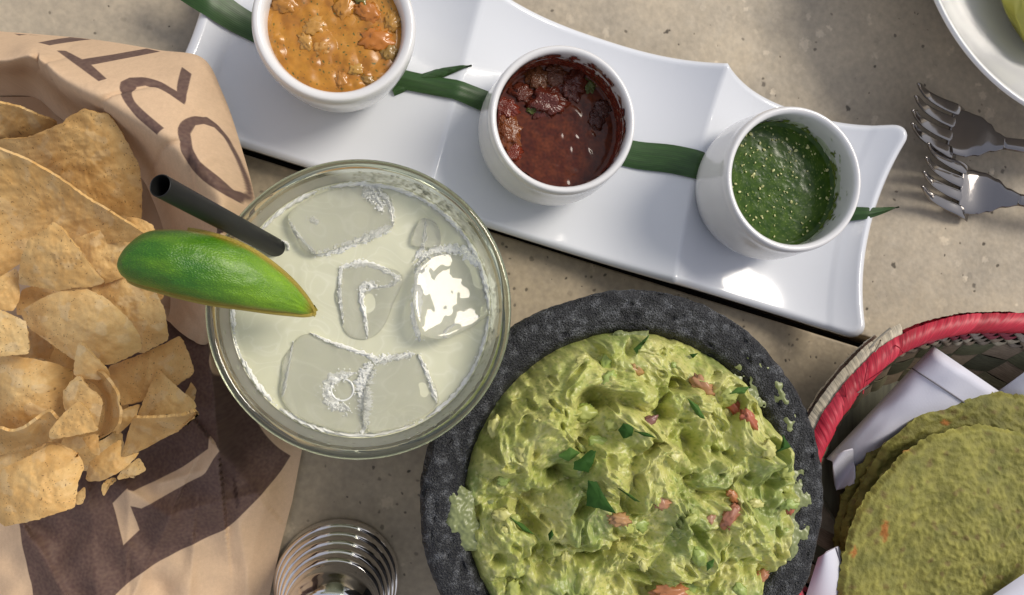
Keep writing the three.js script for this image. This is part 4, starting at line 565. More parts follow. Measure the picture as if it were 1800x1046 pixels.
  tortilla('fourth green tortilla, a thin crumbly edge above the napkin', 1722, 974, 244, 0.023, 0.02, -0.02, 4);
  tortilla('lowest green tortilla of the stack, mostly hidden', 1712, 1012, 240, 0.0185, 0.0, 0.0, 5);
}
// ---------------------------------------------------------------- white bowl at the upper right corner
{
  const y = 0.050, C = P(1948, -142, y), R = P(1948 + 322, -142, y).sub(P(1948 - 322, -142, y)).length() / 2;
  const b = thing('white_bowl', 'white ceramic bowl cut off by the upper right corner', 'bowl', null, C.clone().setY(0));
  part('bowl_body', lathe(smoothProfile([[0, 0.002], [R - 0.056, 0.001], [R - 0.052, 0.001], [R - 0.048, 0.004], [R - 0.034, 0.0155], [R - 0.014, 0.036], [R - 0.003, y - 0.0045], [R, y - 0.0016], [R * 0.992, y], [R * 0.972, y - 0.001], [R * 0.94, y - 0.0045], [R * 0.80, 0.034], [R * 0.60, 0.0195], [R * 0.3, 0.010], [0, 0.009]], 90), 160), glaze2, b);
  const t = lump(1, 4, [1, 0.32, 0.9], 0.16, 1.6, 5), p = t.attributes.position; for (let i = 0; i < p.count; i++) { const x = p.getX(i), yy = p.getY(i), z = p.getZ(i), k = 1 + 0.05 * n3(x * 9, yy * 9, z * 9); p.setXYZ(i, x * k * 0.052, yy * k * 0.052, z * k * 0.052); } t.computeVertexNormals(); colour(t, (x, yy, z) => mix3([0.34, 0.33, 0.05], [0.52, 0.52, 0.17], clamp(0.5 + fbm(x * 60, yy * 60, z * 60, 3) - sstep(0.042, 0.052, Math.hypot(x, z)) * 0.7)));
  const f = part('folded_food', t, phy({ vertexColors: true, roughness: 0.5 }), scene); f.position.copy(P(1905, -60, 0.03)); tag(f, 'yellow green food in the white corner bowl', 'food');
}
// ---------------------------------------------------------------- two forks
{
  const steel = std({ color: lin(0.29, 0.275, 0.27), metalness: 1, roughness: 0.15, roughnessMap: tex(256, (x, y) => 0.55 + 0.5 * Math.abs(tfb(x, y, 16, 2, 4)), false) });
  const fork = (label, tips, roots, headPts, neck, dy) => {
    const c = P(headPts[0][0], headPts[0][1], 0).setY(0), f = thing('fork', label, 'fork', 'steel forks lying beside the white bowl', c);
    const Q = ([u, v, y]) => P(u, v, y + dy), across = Q(roots[3]).sub(Q(roots[0])).setY(0).normalize();
    tips.forEach((t, i) => { const a = Q(t), r = Q(roots[i]), d = r.clone().sub(a), m1 = a.clone().addScaledVector(d, 0.33).add(V(0, -0.0032, 0)), m2 = a.clone().addScaledVector(d, 0.68).add(V(0, -0.0026, 0)), e = r.clone().addScaledVector(d, 0.2).add(V(0, -0.0006, 0)); part('tine', loft([a, m1, m2, r, e], (s) => lerp(0.0013, 0.0030, Math.pow(clamp(s * 1.4), 0.6)) * Math.min(1, 0.4 + s * 10), (s) => 0.0007 * (1 - 0.7 * sstep(0.8, 1, s)), across, 28, 12), steel, f); });
    const hp = headPts.map(Q), wl = headPts.map((p) => p[3]); const wAt = (s) => { const q = s * (wl.length - 1), i = Math.min(wl.length - 2, Math.floor(q)), k = q - i, kk = k * k * (3 - 2 * k); return lerp(wl[i], wl[i + 1], kk); };
    part('head', loft(hp, wAt, (s) => lerp(0.0009, 0.0016, s), across, 60, 28, 3.2), steel, f);
    const hd = neck.map(Q); part('handle', loft(hd, (s) => lerp(0.0031, 0.0050, s), () => 0.0017, across, 30, 16), steel, f);
  };
  fork('lower steel fork with scratched head, handle leaving the frame', [[1631, 252, 0.022], [1627, 277, 0.021], [1623, 302, 0.020], [1621, 328, 0.019]], [[1696, 297, 0.0058], [1694, 322, 0.0054], [1692, 347, 0.0054], [1690, 372, 0.0058]], [[1687, 333, 0.0056, 0.0118], [1705, 337, 0.0050, 0.0119], [1724, 340, 0.0056, 0.0112], [1745, 344, 0.0078, 0.0090], [1768, 348, 0.0112, 0.0052], [1795, 352, 0.0145, 0.0030]], [[1788, 351, 0.0140], [1830, 357, 0.0170], [1920, 368, 0.0160], [2100, 392, 0.006], [2260, 412, 0.003]], 0.0);
  fork('upper steel fork lying over the other one, tines toward the plate', [[1614, 147, 0.0250], [1609, 169, 0.024], [1604, 194, 0.023], [1603, 217, 0.022]], [[1683, 193, 0.0062], [1679, 217, 0.0056], [1674, 241, 0.0056], [1669, 266, 0.0062]], [[1670, 227, 0.0058, 0.0112], [1690, 234, 0.0052, 0.0119], [1708, 240, 0.0058, 0.0115], [1728, 246, 0.0082, 0.0090], [1748, 250, 0.0115, 0.0052], [1770, 253, 0.0145, 0.0030]], [[1763, 252, 0.0140], [1810, 258, 0.0170], [1900, 266, 0.0160], [2080, 282, 0.006], [2240, 296, 0.003]], 0.0032);
}
// ---------------------------------------------------------------- ribbed shaker at the bottom edge
{
  const C = P(592, 1026, 0.006), R = P(704, 1026, 0.006).sub(P(480, 1026, 0.006)).length() / 2;
  const chrome = std({ color: lin(0.86, 0.83, 0.81), metalness: 1, roughness: 0.06 }), cap = std({ color: lin(0.78, 0.78, 0.80), metalness: 1, roughness: 0.10 });
  const s = thing('shaker', 'ribbed shiny metal shaker at the bottom edge beside the paper bag', 'shaker', null, C.clone().setY(0));
  const prof = [[0, 0.0005], [R * 0.92, 0.0005], [R * 0.97, 0.0015]];
  const ribs = 5, y0 = 0.001, y1 = 0.036; 
  for (let k = 0; k < ribs; k++) for (let q = 0; q <= 14; q++) { const a = q / 14 * Math.PI / 2 * 1.06, ya = lerp(y0, y1, k / ribs), hh = (y1 - y0) / ribs, r0 = lerp(R * 0.995, R * 0.68, k / ribs), r1 = lerp(R * 0.995, R * 0.68, (k + 1) / ribs) - 0.0008; prof.push([r1 + (r0 - r1) * Math.pow(Math.max(0, Math.cos(a)), 0.75), ya + hh * Math.pow(Math.sin(a), 0.62)]); }
  prof.push([R * 0.69, y1 + 0.0006], [0, y1 + 0.0006]);
  part('ribbed_body', lathe(prof, 128), chrome, s);
  part('cap', lathe(smoothProfile([[R * 0.66, y1], [R * 0.69, y1 + 0.001], [R * 0.69, y1 + 0.003], [R * 0.675, y1 + 0.0045], [R * 0.67, y1 + 0.011], [R * 0.63, y1 + 0.0145], [R * 0.52, y1 + 0.021], [R * 0.25, y1 + 0.0245], [0.0001, y1 + 0.0252]], 70), 96), cap, s);
  for (let k = 0; k < 11; k++) { const a = k * 2.4, q = R * 0.34 * Math.sqrt(k / 11), h = part('hole', new THREE.CylinderGeometry(0.0011, 0.0011, 0.0004, 14), std({ color: lin(0.01, 0.01, 0.01), roughness: 1 }), s); h.position.set(q * Math.cos(a), y1 + 0.0253 - 0.0052 * Math.pow(q / (R * 0.52), 2), q * Math.sin(a)); }
}
// ---------------------------------------------------------------- brown paper bag, open and rolled down, with printed letters
const kraft = [0.61, 0.43, 0.275], brownInk = [0.095, 0.050, 0.041];
const SHEET = { x0: -0.33, z0: -0.18, w: 0.36 };                      // the flat paper pattern in metres
function paperCanvas(draw) {
  const N = 1536, cv = document.createElement('canvas'); cv.width = cv.height = N; const g = cv.getContext('2d'); g.fillStyle = '#000'; g.fillRect(0, 0, N, N); g.fillStyle = '#fff'; g.strokeStyle = '#fff';
  const X = (p) => [(p[0] - SHEET.x0) / SHEET.w * N, (p[1] - SHEET.z0) / SHEET.w * N];
  draw(g, X, N / SHEET.w);
  const im = g.getImageData(0, 0, N, N).data;
  return tex(N, (x, y) => { const i = Math.min(N - 1, Math.floor(x * N)), j = Math.min(N - 1, Math.floor(y * N)), ink = im[(j * N + i) * 4] / 255, edge = im[(j * N + i) * 4 + 1] / 255; const fib = n3(x * 160, y * 120, 2) * 0.03 + n3(x * 300, y * 60, 5) * 0.02 + 0.07 * tfb(x, y, 9, 3, 4) + 0.05 * n3(x * 500, y * 500, 3), k = 1 + fib; const c = mix3(kraft, brownInk, ink * (0.95 + 0.05 * n3(x * 200, y * 200, 9))); return [c[0] * k, c[1] * k, c[2] * k]; });
}
function outline(g, X, poly, hold = false, inner = false) { // rounded where the outline bends gently, sharp at corners
  const again = poly.findIndex((p, i) => i > 2 && i < poly.length - 3 && p[0] === poly[0][0] && p[1] === poly[0][1]);   // a ring: outer, then inner outline
  if (again > 0) { const n0 = poly.length; outline(g, X, poly.slice(0, again), true); outline(g, X, poly.slice(again + 1, n0 - 1), false, true); return; }
  const n = poly.length, q = poly.map(X); if (!inner) g.beginPath();
  for (let i = 0; i < n; i++) { const a = q[(i + n - 1) % n], b = q[i], c = q[(i + 1) % n], m0 = [(a[0] + b[0]) / 2, (a[1] + b[1]) / 2], m1 = [(b[0] + c[0]) / 2, (b[1] + c[1]) / 2]; if (!i) g.moveTo(...m0); const t = Math.abs(Math.atan2((b[0] - a[0]) * (c[1] - b[1]) - (b[1] - a[1]) * (c[0] - b[0]), (b[0] - a[0]) * (c[0] - b[0]) + (b[1] - a[1]) * (c[1] - b[1]))); if (t > 0.6) { g.lineTo(...b); g.lineTo(...m1); } else g.quadraticCurveTo(...b, ...m1); }
  g.closePath(); if (!hold) g.fill('evenodd');
}
const paperBump = tex(512, (x, y) => 0.5 + 0.2 * tfb(x, y, 12, 3, 4) + 0.1 * n3(x * 200, y * 200, 1), false);
const sheetUV = (p) => [(p.x - SHEET.x0) / SHEET.w, (p.z - SHEET.z0) / SHEET.w];
const paper = (map) => std({ map, bumpMap: paperBump, bumpScale: 0.0006, roughness: 0.74, side: THREE.DoubleSide });
// rows of the rolled cuff: outer foot, outer face, crest, inner face, inner foot
const cuffCols = [
  [[-90, 47, .020], [-90, 74, .058], [-90, 104, .077], [-90, 132, .045], [-90, 170, .012]],
  [[0, 55, .020], [5, 78, .058], [8, 106, .077], [12, 134, .045], [15, 172, .012]],
  [[66, 60, .022], [62, 78, .060], [56, 98, .080], [60, 136, .045], [66, 176, .012]],
  [[170, 70, .024], [140, 102, .062], [114, 140, .081], [106, 172, .048], [104, 206, .014]],
  [[280, 88, .026], [240, 130, .064], [190, 176, .083], [186, 218, .060], [196, 268, .022]],
  [[356, 102, .028], [318, 165, .066], [250, 212, .084], [246, 258, .060], [250, 315, .022]],
  [[392, 165, .030], [352, 215, .066], [302, 248, .084], [282, 302, .060], [270, 355, .022]],
  [[424, 258, .030], [392, 275, .064], [348, 290, .083], [314, 348, .060], [288, 405, .022]],
  [[447, 345, .026], [420, 345, .058], [388, 345, .078], [348, 398, .056], [302, 452, .022]],
  [[452, 420, .018], [424, 430, .046], [388, 440, .066], [344, 462, .048], [300, 500, .022]],
  [[438, 505, .014], [404, 525, .036], [372, 545, .050], [330, 552, .040], [298, 550, .024]],
  [[425, 570, .012], [398, 592, .026], [352, 606, .036], [318, 585, .034], [292, 560, .028]],
];
const bag = thing('paper_bag', 'brown paper chip bag rolled open, printed with large dark letters', 'paper bag', null, P(200, 500, 0.02).setY(0));
let cuffGeo, sheetGeo;
{
  const rows = [0, 1, 2, 3, 4].map((r) => catmull(cuffCols.map((c) => P(c[r][0], c[r][1], c[r][2]))));
  cuffGeo = grid(200, 60, (s, t) => { const c = new THREE.CatmullRomCurve3(rows.map((k) => k.getPoint(s)), false, 'centripetal'); const p = c.getPoint(t); const w = Math.sin(Math.PI * t); p.y += w * (0.0022 * fbm(p.x * 22, p.z * 22, 3, 3) + 0.0026 * Math.pow(1 - Math.abs(n3(p.x * 14 + p.z * 9, p.z * 14, 8)), 9) - 0.003 * Math.pow(1 - Math.abs(n3(p.x * 20, p.z * 24, 18)), 14)) - 0.006 * Math.exp(-Math.pow((s - 0.187) / 0.006, 2)) * Math.exp(-Math.pow((t - 0.55) / 0.12, 2)); return p; }, (s, t, p) => sheetUV(p));
  faceUp(cuffGeo);
}
const flapEdge = (v) => { const k = [[540, 352], [600, 430], [700, 505], [790, 531], [880, 514], [960, 493], [1046, 474], [1120, 462]]; for (let i = 0; i < k.length - 1; i++) if (v <= k[i + 1][0]) return lerp(k[i][1], k[i + 1][1], clamp((v - k[i][0]) / (k[i + 1][0] - k[i][0]))); return 462; };
{
  const distSeg = (u, v, a, b) => { const dx = b[0] - a[0], dy = b[1] - a[1], t = clamp(((u - a[0]) * dx + (v - a[1]) * dy) / (dx * dx + dy * dy)); const ex = u - a[0] - t * dx, ey = v - a[1] - t * dy; return [Math.hypot(ex, ey), ex * dy - ey * dx, t]; };
  const flapY = (u, v) => {
    const e = flapEdge(v) - u, lowE = sstep(0, 160, e); let y = 0.0035 + 0.016 * lowE;
    for (const [a, b, h, wl, wr] of [[[366, 590], [386, 800], 0.024, 26, 76], [[386, 790], [452, 868], 0.008, 30, 60], [[452, 868], [300, 905], 0.007, 30, 26], [[228, 862], [300, 912], 0.006, 24, 24], [[225, 850], [225, 960], 0.005, 18, 40], [[160, 900], [170, 1060], 0.008, 50, 70], [[420, 905], [440, 1060], 0.006, 50, 30], [[500, 800], [420, 930], 0.004, 40, 40], [[60, 950], [120, 1060], 0.005, 12, 46], [[300, 905], [232, 1050], 0.006, 16, 60], [[340, 960], [330, 1080], 0.004, 12, 50], [[280, 850], [350, 830], 0.004, 16, 16]]) { const [d, side] = distSeg(u, v, a, b), w = side > 0 ? wl : wr; y += h * Math.exp(-Math.pow(d / w, 1.3)) * Math.min(1, 0.25 + e / 60); }
    return y + lowE * (0.0018 * n3(u / 70, v / 70, 3));
  };
  sheetGeo = grid(190, 170, (s, t) => { const v = lerp(540, 1120, t), u = lerp(-90, flapEdge(v), Math.pow(s, 0.85)); return P(u, v, flapY(u, v)); }, (s, t, p) => sheetUV(p));
  faceUp(sheetGeo);
}
//@@PRINT: outlines of the printed letters on the paper pattern, metres
const CUFF_PRINT = [[[-0.1467,-0.1138],[-0.141,-0.113],[-0.1375,-0.1124],[-0.1344,-0.112],[-0.1402,-0.1134],[-0.1416,-0.1106]],[[-0.1259,-0.1012],[-0.1268,-0.1058],[-0.127,-0.1102],[-0.1262,-0.114],[-0.122,-0.1137],[-0.118,-0.1135],[-0.1198,-0.1106],[-0.1209,-0.1073],[-0.1215,-0.1037],[-0.1212,-0.0997]],[[-0.117,-0.0965],[-0.116,-0.0984],[-0.1116,-0.0956],[-0.1076,-0.0931],[-0.1056,-0.0954],[-0.1037,-0.098],[-0.1019,-0.1008],[-0.1001,-0.1039],[-0.0982,-0.1071],[-0.0959,-0.1101],[-0.0931,-0.1094],[-0.0902,-0.1087],[-0.0927,-0.1053],[-0.0948,-0.1018],[-0.0968,-0.0984],[-0.0989,-0.0955],[-0.1012,-0.0928],[-0.1035,-0.0904],[-0.0995,-0.0868],[-0.0957,-0.0834],[-0.0973,-0.0815],[-0.101,-0.0843],[-0.1048,-0.0872],[-0.1087,-0.0901],[-0.1126,-0.0932]],[[-0.0764,-0.0622],[-0.0787,-0.0642],[-0.081,-0.0662],[-0.0833,-0.0682],[-0.0853,-0.0707],[-0.0874,-0.0734],[-0.0888,-0.0758],[-0.0903,-0.0783],[-0.0913,-0.0828],[-0.09,-0.0859],[-0.0881,-0.0867],[-0.086,-0.0874],[-0.0831,-0.0868],[-0.0802,-0.0862],[-0.0774,-0.0844],[-0.0747,-0.0828],[-0.0757,-0.0894],[-0.0774,-0.0974],[-0.0731,-0.0939],[-0.072,-0.0875],[-0.0714,-0.0819],[-0.0711,-0.0769],[-0.0734,-0.0784],[-0.0759,-0.0802],[-0.0781,-0.0815],[-0.0805,-0.0828],[-0.0825,-0.083],[-0.0845,-0.0832],[-0.0866,-0.0817],[-0.087,-0.0786],[-0.0849,-0.0743],[-0.0824,-0.0718],[-0.0801,-0.0696],[-0.0771,-0.0671],[-0.0741,-0.0646]],[[-0.0695,-0.0614],[-0.0705,-0.0658],[-0.0701,-0.0696],[-0.0681,-0.073],[-0.0667,-0.0739],[-0.0654,-0.0751],[-0.0628,-0.074],[-0.061,-0.0718],[-0.0594,-0.07],[-0.0582,-0.0674],[-0.0571,-0.065],[-0.0561,-0.0626],[-0.0547,-0.0585],[-0.0536,-0.0546],[-0.053,-0.051],[-0.0526,-0.0476],[-0.0531,-0.043],[-0.0539,-0.0427],[-0.0552,-0.0429],[-0.058,-0.0446],[-0.0616,-0.047],[-0.0639,-0.0496],[-0.0662,-0.0521],[-0.0673,-0.0544],[-0.0686,-0.0568],[-0.0689,-0.059],[-0.0695,-0.0614],[-0.0681,-0.0627],[-0.0669,-0.0643],[-0.0659,-0.0611],[-0.0651,-0.058],[-0.0634,-0.0554],[-0.0619,-0.0529],[-0.0591,-0.0508],[-0.0565,-0.0488],[-0.0553,-0.0476],[-0.0543,-0.0466],[-0.0532,-0.0478],[-0.0531,-0.049],[-0.0536,-0.0518],[-0.0543,-0.0548],[-0.0554,-0.0585],[-0.0568,-0.0623],[-0.0582,-0.0653],[-0.0599,-0.0686],[-0.0612,-0.0699],[-0.0627,-0.0713],[-0.0652,-0.071],[-0.0668,-0.069],[-0.0669,-0.0643],[-0.0681,-0.0627]],[[-0.0592,-0.033],[-0.0595,-0.0292],[-0.0571,-0.0302],[-0.0554,-0.0316],[-0.0569,-0.032]]];
const FLAP_PRINT = [[[-0.0831,0.0013],[-0.0758,0.006],[-0.0694,0.0107],[-0.0669,0.0184],[-0.0646,0.0263],[-0.0592,0.0364],[-0.0533,0.0467],[-0.0489,0.0542],[-0.0395,0.0624],[-0.0441,0.07],[-0.0506,0.0763],[-0.0563,0.0822],[-0.0624,0.0884],[-0.0701,0.0917],[-0.0781,0.0953],[-0.0846,0.0984],[-0.0911,0.1015],[-0.1018,0.1088],[-0.1076,0.1153],[-0.1094,0.1289],[-0.1214,0.1276],[-0.1351,0.1282],[-0.1362,0.1205],[-0.1377,0.1132],[-0.1396,0.1059],[-0.1405,0.098],[-0.1424,0.0853],[-0.1473,0.0749],[-0.1518,0.0656],[-0.1563,0.0564],[-0.1568,0.0451],[-0.1565,0.0334],[-0.1565,0.0219],[-0.1568,0.0105],[-0.1453,0.009],[-0.1326,0.0075],[-0.1206,0.006],[-0.1074,0.0044],[-0.0951,0.0029]],[[-0.0994,0.0688],[-0.0972,0.0701],[-0.0934,0.0685],[-0.0888,0.0663],[-0.0838,0.0637],[-0.0781,0.0607],[-0.0723,0.0564],[-0.0664,0.052],[-0.0661,0.0472],[-0.0632,0.0493],[-0.0613,0.0523],[-0.0639,0.0555],[-0.0661,0.059],[-0.0682,0.0625],[-0.0735,0.0655],[-0.0786,0.0684],[-0.0844,0.0718],[-0.0898,0.0749],[-0.0947,0.0775],[-0.0989,0.0764],[-0.0978,0.0817],[-0.0964,0.087],[-0.0995,0.09],[-0.1017,0.0922],[-0.1036,0.0869],[-0.1053,0.0815],[-0.1066,0.0757],[-0.1029,0.0721]],[[-0.0682,0.0185],[-0.0682,0.0148],[-0.0662,0.0204],[-0.0643,0.0261],[-0.0655,0.0251],[-0.0672,0.0213]]];
{
  const cuffTex = paperCanvas((g, X, k) => { CUFF_PRINT.forEach((poly) => outline(g, X, poly)); });
  const flapTex = paperCanvas((g, X, k) => { FLAP_PRINT.forEach((poly, n) => { g.fillStyle = n === 0 ? '#fff' : '#000'; outline(g, X, poly); }); });
  part('rolled_cuff', thicken(cuffGeo, 0.0005), paper(cuffTex), bag);
  part('front_flap', thicken(sheetGeo, 0.0003), paper(flapTex), bag);
  const inner = faceUp(grid(40, 40, (s, t) => { const u = lerp(-120, 330, s), v = lerp(170, 640, t); return P(u, v, 0.014 + 0.003 * n3(s * 4, t * 4, 5)); }, (s, t, p) => sheetUV(p)));
  part('bag_floor', thicken(inner, 0.0003), paper(tex(64, () => kraft)), bag);
}
// ---------------------------------------------------------------- tortilla chips in the bag
{
  const chipMap = tex(1024, (x, y) => { const a = tfb(x, y, 7, 1, 4), b = tfb(x, y, 26, 4, 3), bl = sstep(0.30, 0.62, n3(x * 13, y * 13, 7) + 0.25 * n3(x * 40, y * 40, 2)), br = sstep(0.25, 0.65, n3(x * 9, y * 9, 12) + 0.3 * b), sp = n3(x * 85, y * 85, 5); let c = mix3([0.72, 0.445, 0.165], [0.80, 0.545, 0.235], clamp(0.5 + a + 0.4 * b)); c = mix3(c, [0.45, 0.25, 0.08], 0.32 * br); c = mix3(c, [0.76, 0.56, 0.30], 0.55 * bl); if (sp > 0.78) c = mix3(c, [0.12, 0.06, 0.025], sstep(0.78, 0.88, sp) * (n3(x * 6, y * 6, 30) > -0.2 ? 0.7 : 0.0)); const k = 1 + 0.05 * n3(x * 140, y * 140, 8); return [c[0] * k, c[1] * k, c[2] * k]; });
  const chipBump = tex(1024, (x, y) => 0.45 + 0.28 * sstep(0.30, 0.62, n3(x * 13, y * 13, 7) + 0.25 * n3(x * 40, y * 40, 2)) + 0.14 * n3(x * 60, y * 60, 3) + 0.1 * n3(x * 140, y * 140, 8), false);
  const chipMat = phy({ map: chipMap, bumpMap: chipBump, bumpScale: 0.00015, roughness: 0.55, ior: 1.4 });
  const chipMats = [chipMat, [0.90, 0.86, 0.80], [0.86, 0.81, 0.74], [0.96, 0.97, 0.98]].map((c) => (c.isMaterial ? c : Object.assign(chipMat.clone(), { color: lin(...c) })));
  const G = 'tortilla chips in the paper bag';
  let k = 0;
  const finish = (g, name, label) => { const o = part('tortilla_chip', thicken(g, 0.0010), chipMats[(k * 7 + (k >> 2)) % 4], scene); const c = centre([0, 1, 2].map((i) => V().fromBufferAttribute(o.geometry.attributes.position, i * 7))); o.geometry.translate(-c.x, -c.y, -c.z); o.position.copy(c); tag(o, label, 'tortilla chip', G); return o; };
  // outline in the picture, mean height, slopes (metres per 100 px right and down) and dome
  const chip = (label, poly, y, su = 0, sv = 0, dome = 0.002, curlEdge = 0) => {
    k++; const n = poly.length, cu = poly.reduce((a, p) => a + p[0], 0) / n, cv = poly.reduce((a, p) => a + p[1], 0) / n, per = [];
    for (let i = 0; i < n; i++) { const a = poly[(i + n - 1) % n], p = poly[i], q = poly[(i + 1) % n], L2 = Math.hypot(q[0] - p[0], q[1] - p[1]), m = Math.max(2, Math.round(L2 / 4.5)); for (let j = 0; j < m; j++) { const t = j / m; per.push([lerp(p[0], q[0], t), lerp(p[1], q[1], t)]); } }
    // soften corners a little, roughen the broken edge
    let sm = per; for (let it = 0; it < 2; it++) sm = sm.map((p, i) => { const a = sm[(i + sm.length - 1) % sm.length], b = sm[(i + 1) % sm.length]; return [p[0] * 0.5 + (a[0] + b[0]) * 0.25, p[1] * 0.5 + (a[1] + b[1]) * 0.25]; });
    const rad2 = per.reduce((a, p) => a + (p[0] - cu) ** 2 + (p[1] - cv) ** 2, 0) / per.length / 10000, N = sm.length, R = 40, off = k * 0.137;
    const g = grid(N, R, (s, t) => {
      const p = sm[Math.round(s * N) % N], jag = t > 0.9 ? 1.2 * n3(p[0] * 0.14, p[1] * 0.14, k) + 0.7 * n3(p[0] * 0.4, p[1] * 0.4, k) : 0, dl = Math.hypot(p[0] - cu, p[1] - cv) || 1, f = t * (1 + jag / dl), u = cu + (p[0] - cu) * f, v = cv + (p[1] - cv) * f;
      const X = (u - cu) / 100, Y = (v - cv) / 100;
      return P(u, v, Math.max(0.016, y + su * X + sv * Y + dome * (1 - (X * X + Y * Y) / rad2) + curlEdge * (X * X - 0.4 * Y * Y) + 0.0011 * fbm(u * 0.022, v * 0.022, k, 2) + 0.00016 * n3(u * 0.09, v * 0.09, k)));
    }, (s, t, p) => [p.x / 0.11 + off, p.z / 0.11 + off * 2], true);
    return finish(faceUp(g), 'tortilla_chip', label);
  };
  // a curled chip between two edges, given as [u, v, height]
  const curl = (label, A, B, bow = 0) => { k++; const a = catmull(A.map((p) => V(...p))), b = catmull(B.map((p) => V(...p))), off = k * 0.171; const g = grid(48, 16, (s, t) => { const p = a.getPoint(s), q = b.getPoint(s); return P(lerp(p.x, q.x, t) + 0.5 * n3(s * 9, t, k), lerp(p.y, q.y, t) + 0.5 * n3(s * 10, t + 5, k), lerp(p.z, q.z, t) + bow * Math.sin(Math.PI * t) + 0.0008 * n3(s * 4, t * 3, k) + 0.0004 * n3(s * 13, t * 8, k)); }, (s, t, p) => [p.x / 0.11 + off, p.z / 0.11 + off]); return finish(faceUp(g), 'tortilla_chip', label); };

  chip('chip standing behind the others at the upper left edge', [[-45, 172], [0, 181], [30, 187], [60, 200], [103, 216], [80, 246], [30, 262], [-45, 262]], 0.058, 0.0, -0.026, 0.002);
  chip('large rounded chip with a notched top beside the rolled paper cuff', [[-40, 246], [45, 243], [108, 217], [145, 191], [160, 194], [173, 200], [186, 197], [205, 217], [226, 255], [245, 290], [250, 330], [249, 387], [190, 405], [80, 370], [-40, 300]], 0.064, 0.002, -0.013, 0.004, -0.003);
  chip('biggest chip with a bright curled upper edge, pointing at the lime', [[-50, 246], [0, 263], [45, 280], [100, 311], [150, 347], [205, 380], [260, 414], [232, 425], [150, 430], [90, 430], [40, 460], [-10, 495], [-50, 505]], 0.073, 0.003, -0.013, -0.007);
  chip('small chip peeking out behind the lime wedge tip end', [[221, 380], [250, 385], [270, 396], [276, 410], [258, 424], [225, 410]], 0.060, 0.0, 0.0, 0.001);
  chip('chip in shade between the lime and the triangular chip', [[130, 420], [170, 404], [205, 402], [222, 420], [238, 434], [228, 482], [185, 500], [145, 470]], 0.066, 0.0, -0.006, 0.002);
  chip('small chip tucked behind the rind end of the lime', [[205, 402], [235, 405], [262, 425], [240, 450], [222, 440]], 0.064, 0.0, -0.004, 0.001);
  chip('blunt triangular chip with its point upward, upper middle', [[95, 388], [106, 398], [120, 416], [140, 440], [162, 470], [186, 497], [160, 505], [128, 506], [105, 512], [70, 506], [31, 499], [36, 455], [50, 420], [80, 402]], 0.077, 0.002, -0.008, 0.003);
  chip('chip at the left edge under the biggest chip', [[-40, 480], [0, 486], [30, 470], [33, 498], [36, 522], [24, 548], [0, 545], [-40, 540]], 0.066, 0.0, 0.002, 0.002);
  chip('narrow chip piece below the triangular chip', [[28, 545], [38, 508], [60, 503], [110, 510], [90, 528], [58, 545], [30, 556]], 0.060, 0.0, 0.004, 0.001);
  chip('large half round chip in the centre of the pile', [[34, 548], [65, 528], [105, 511], [125, 506], [150, 506], [168, 515], [188, 524], [210, 545], [230, 565], [246, 590], [250, 615], [215, 634], [190, 642], [130, 634], [92, 606], [50, 577]], 0.068, -0.002, -0.004, 0.006);
  chip('rounded chip behind the central one, below the lime', [[160, 506], [185, 497], [222, 486], [245, 498], [275, 514], [290, 545], [297, 597], [250, 622], [200, 600], [170, 540]], 0.058, 0.002, -0.003, 0.003);
  chip('pale square ended chip at the left edge', [[-40, 540], [0, 544], [46, 564], [49, 590], [52, 622], [0, 627], [-40, 628]], 0.077, 0.0, 0.0, 0.002);
  chip('torn little chip fragment in the gap at the left', [[46, 575], [66, 582], [82, 596], [96, 613], [84, 632], [50, 628]], 0.050, 0.0, 0.0, 0.001);
  chip('long rectangular chip pointing at the paper flap', [[190, 644], [250, 622], [285, 606], [317, 589], [331, 620], [343, 655], [312, 675], [260, 700], [246, 706], [208, 714], [196, 690]], 0.052, 0.004, 0.006, 0.002);
  chip('small leaf shaped shard standing on the central chip', [[137, 600], [150, 610], [170, 632], [193, 655], [191, 667], [160, 668], [128, 660], [131, 630]], 0.079, 0.0, -0.010, 0.001);
  chip('domed brown blistered chip at the left edge', [[-45, 628], [0, 626], [40, 627], [95, 638], [128, 650], [130, 682], [112, 735], [50, 752], [20, 758], [0, 752], [-45, 748]], 0.062, 0.0, -0.004, 0.013, -0.002);
  chip('crooked chip behind the little top triangle', [[109, 690], [128, 665], [140, 659], [153, 680], [172, 692], [182, 705], [176, 735], [172, 752], [150, 735], [112, 722]], 0.076, 0.0, -0.006, 0.002);
  curl('narrow crescent chip standing on edge in the middle', [[151, 664, 0.068], [170, 652, 0.078], [190, 669, 0.082], [206, 695, 0.082], [209, 738, 0.080], [196, 760, 0.074], [171, 774, 0.066]], [[153, 668, 0.066], [166, 676, 0.064], [178, 690, 0.063], [184, 708, 0.062], [183, 735, 0.062], [178, 755, 0.061], [170, 772, 0.062]], 0.002);
  chip('small clean triangle lying on top at the lower middle', [[85, 760], [97, 744], [112, 726], [138, 704], [156, 722], [173, 757], [130, 766], [87, 773]], 0.086, 0.003, -0.005, 0.001);
  curl('curled pale chip at the left edge, its lip turned up', [[-45, 752, 0.078], [0, 754, 0.080], [20, 759, 0.080], [45, 752, 0.082], [65, 738, 0.083], [86, 724, 0.084], [100, 738, 0.083]], [[-45, 800, 0.058], [0, 800, 0.060], [25, 795, 0.062], [50, 790, 0.066], [70, 782, 0.070], [85, 775, 0.076], [94, 762, 0.080]], -0.004);
  chip('darker chip under the curled one, lower left', [[-45, 782], [0, 785], [45, 782], [85, 775], [70, 795], [40, 812], [0, 828], [-45, 830]], 0.056, 0.0, 0.002, 0.001);
  chip('dusky triangle raised at the right of the pile', [[277, 646], [298, 668], [325, 692], [344, 706], [344, 722], [310, 728], [240, 732], [258, 692]], 0.062, 0.006, 0.010, 0.003);
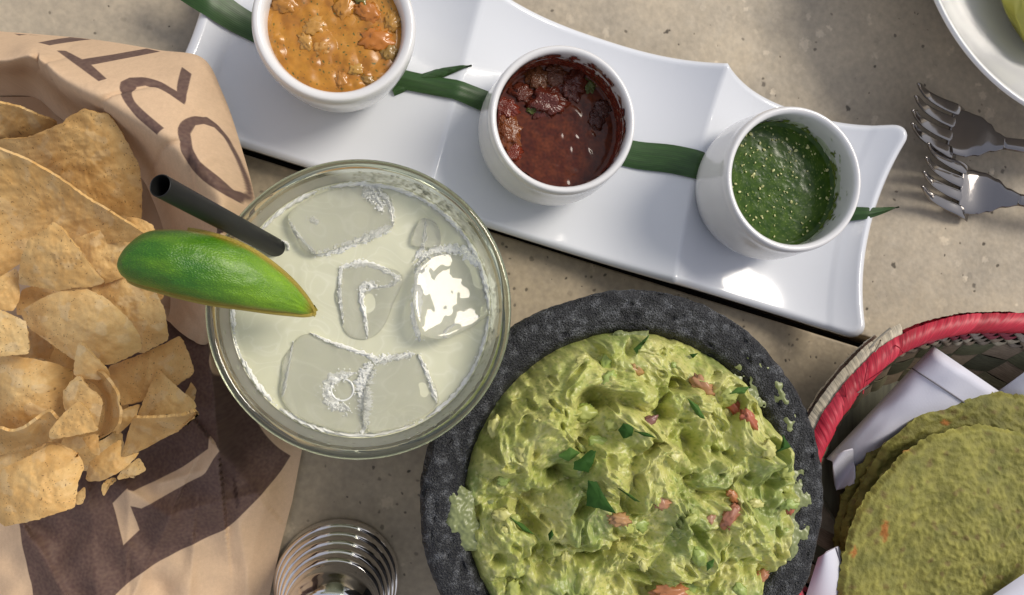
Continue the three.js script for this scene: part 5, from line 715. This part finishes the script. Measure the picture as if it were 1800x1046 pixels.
  curl('bright folded lip chip at the right end of the pile', [[233, 735, 0.074], [262, 735, 0.076], [300, 733, 0.077], [325, 730, 0.077], [345, 722, 0.076]], [[212, 806, 0.052], [248, 792, 0.054], [282, 774, 0.057], [318, 754, 0.062], [345, 728, 0.072]], -0.003);
  chip('chip leading down from the folded lip chip', [[150, 846], [155, 815], [180, 793], [214, 770], [212, 806], [246, 794], [232, 812], [215, 827], [180, 846]], 0.066, 0.0, 0.004, 0.003);
  chip('big flat chip with white blisters at the bottom left', [[-45, 850], [0, 826], [45, 805], [90, 780], [125, 788], [140, 800], [149, 822], [138, 845], [132, 892], [100, 903], [60, 915], [8, 926], [0, 918], [-45, 906]], 0.076, 0.003, 0.004, 0.006);
  chip('ragged broken chip hanging at the lower edge', [[204, 842], [215, 826], [244, 803], [259, 827], [240, 836], [222, 840], [208, 845]], 0.046, 0.0, 0.0, 0.001);
  chip('thin splinter of chip pointing down at the paper', [[180, 848], [200, 838], [208, 842], [194, 852], [182, 875], [177, 862]], 0.042, 0.0, 0.004, 0.0005);
  chip('small chip in the shade between the crescent and the folded lip', [[205, 742], [215, 720], [246, 709], [241, 732], [222, 752], [204, 766]], 0.058, 0.0, 0.0, 0.001);
  chip('slim shard under the little top triangle', [[143, 768], [172, 762], [174, 785], [178, 800], [166, 800], [154, 786]], 0.072, 0.0, 0.002, 0.001);
  chip('thin rim of chip behind the big blistered one', [[91, 776], [108, 780], [128, 792], [147, 812], [146, 826], [120, 806]], 0.074, 0.0, 0.0, 0.001);
  chip('tiny chip corner at the right of the big blistered one', [[130, 872], [150, 854], [151, 872], [142, 889], [131, 886]], 0.050, 0.0, 0.0, 0.0005);
  chip('shaded chip deep in the gap under the crescent', [[110, 770], [215, 760], [220, 800], [150, 830], [100, 800]], 0.048, 0.0, 0.0, 0.002);
  chip('dark chip half buried beside the rectangular one', [[322, 700], [340, 662], [347, 690], [344, 712], [330, 716]], 0.036, 0.0, 0.0, 0.001);
  chip('buried chip below the triangular chip', [[60, 440], [240, 430], [290, 520], [200, 600], [60, 560]], 0.046, 0, 0, 0.002);
  chip('buried chip under the domed brown one', [[-40, 600], [120, 600], [230, 700], [200, 800], [-40, 820]], 0.040, 0, 0, 0.002);
}
renderer.render(scene, camera);
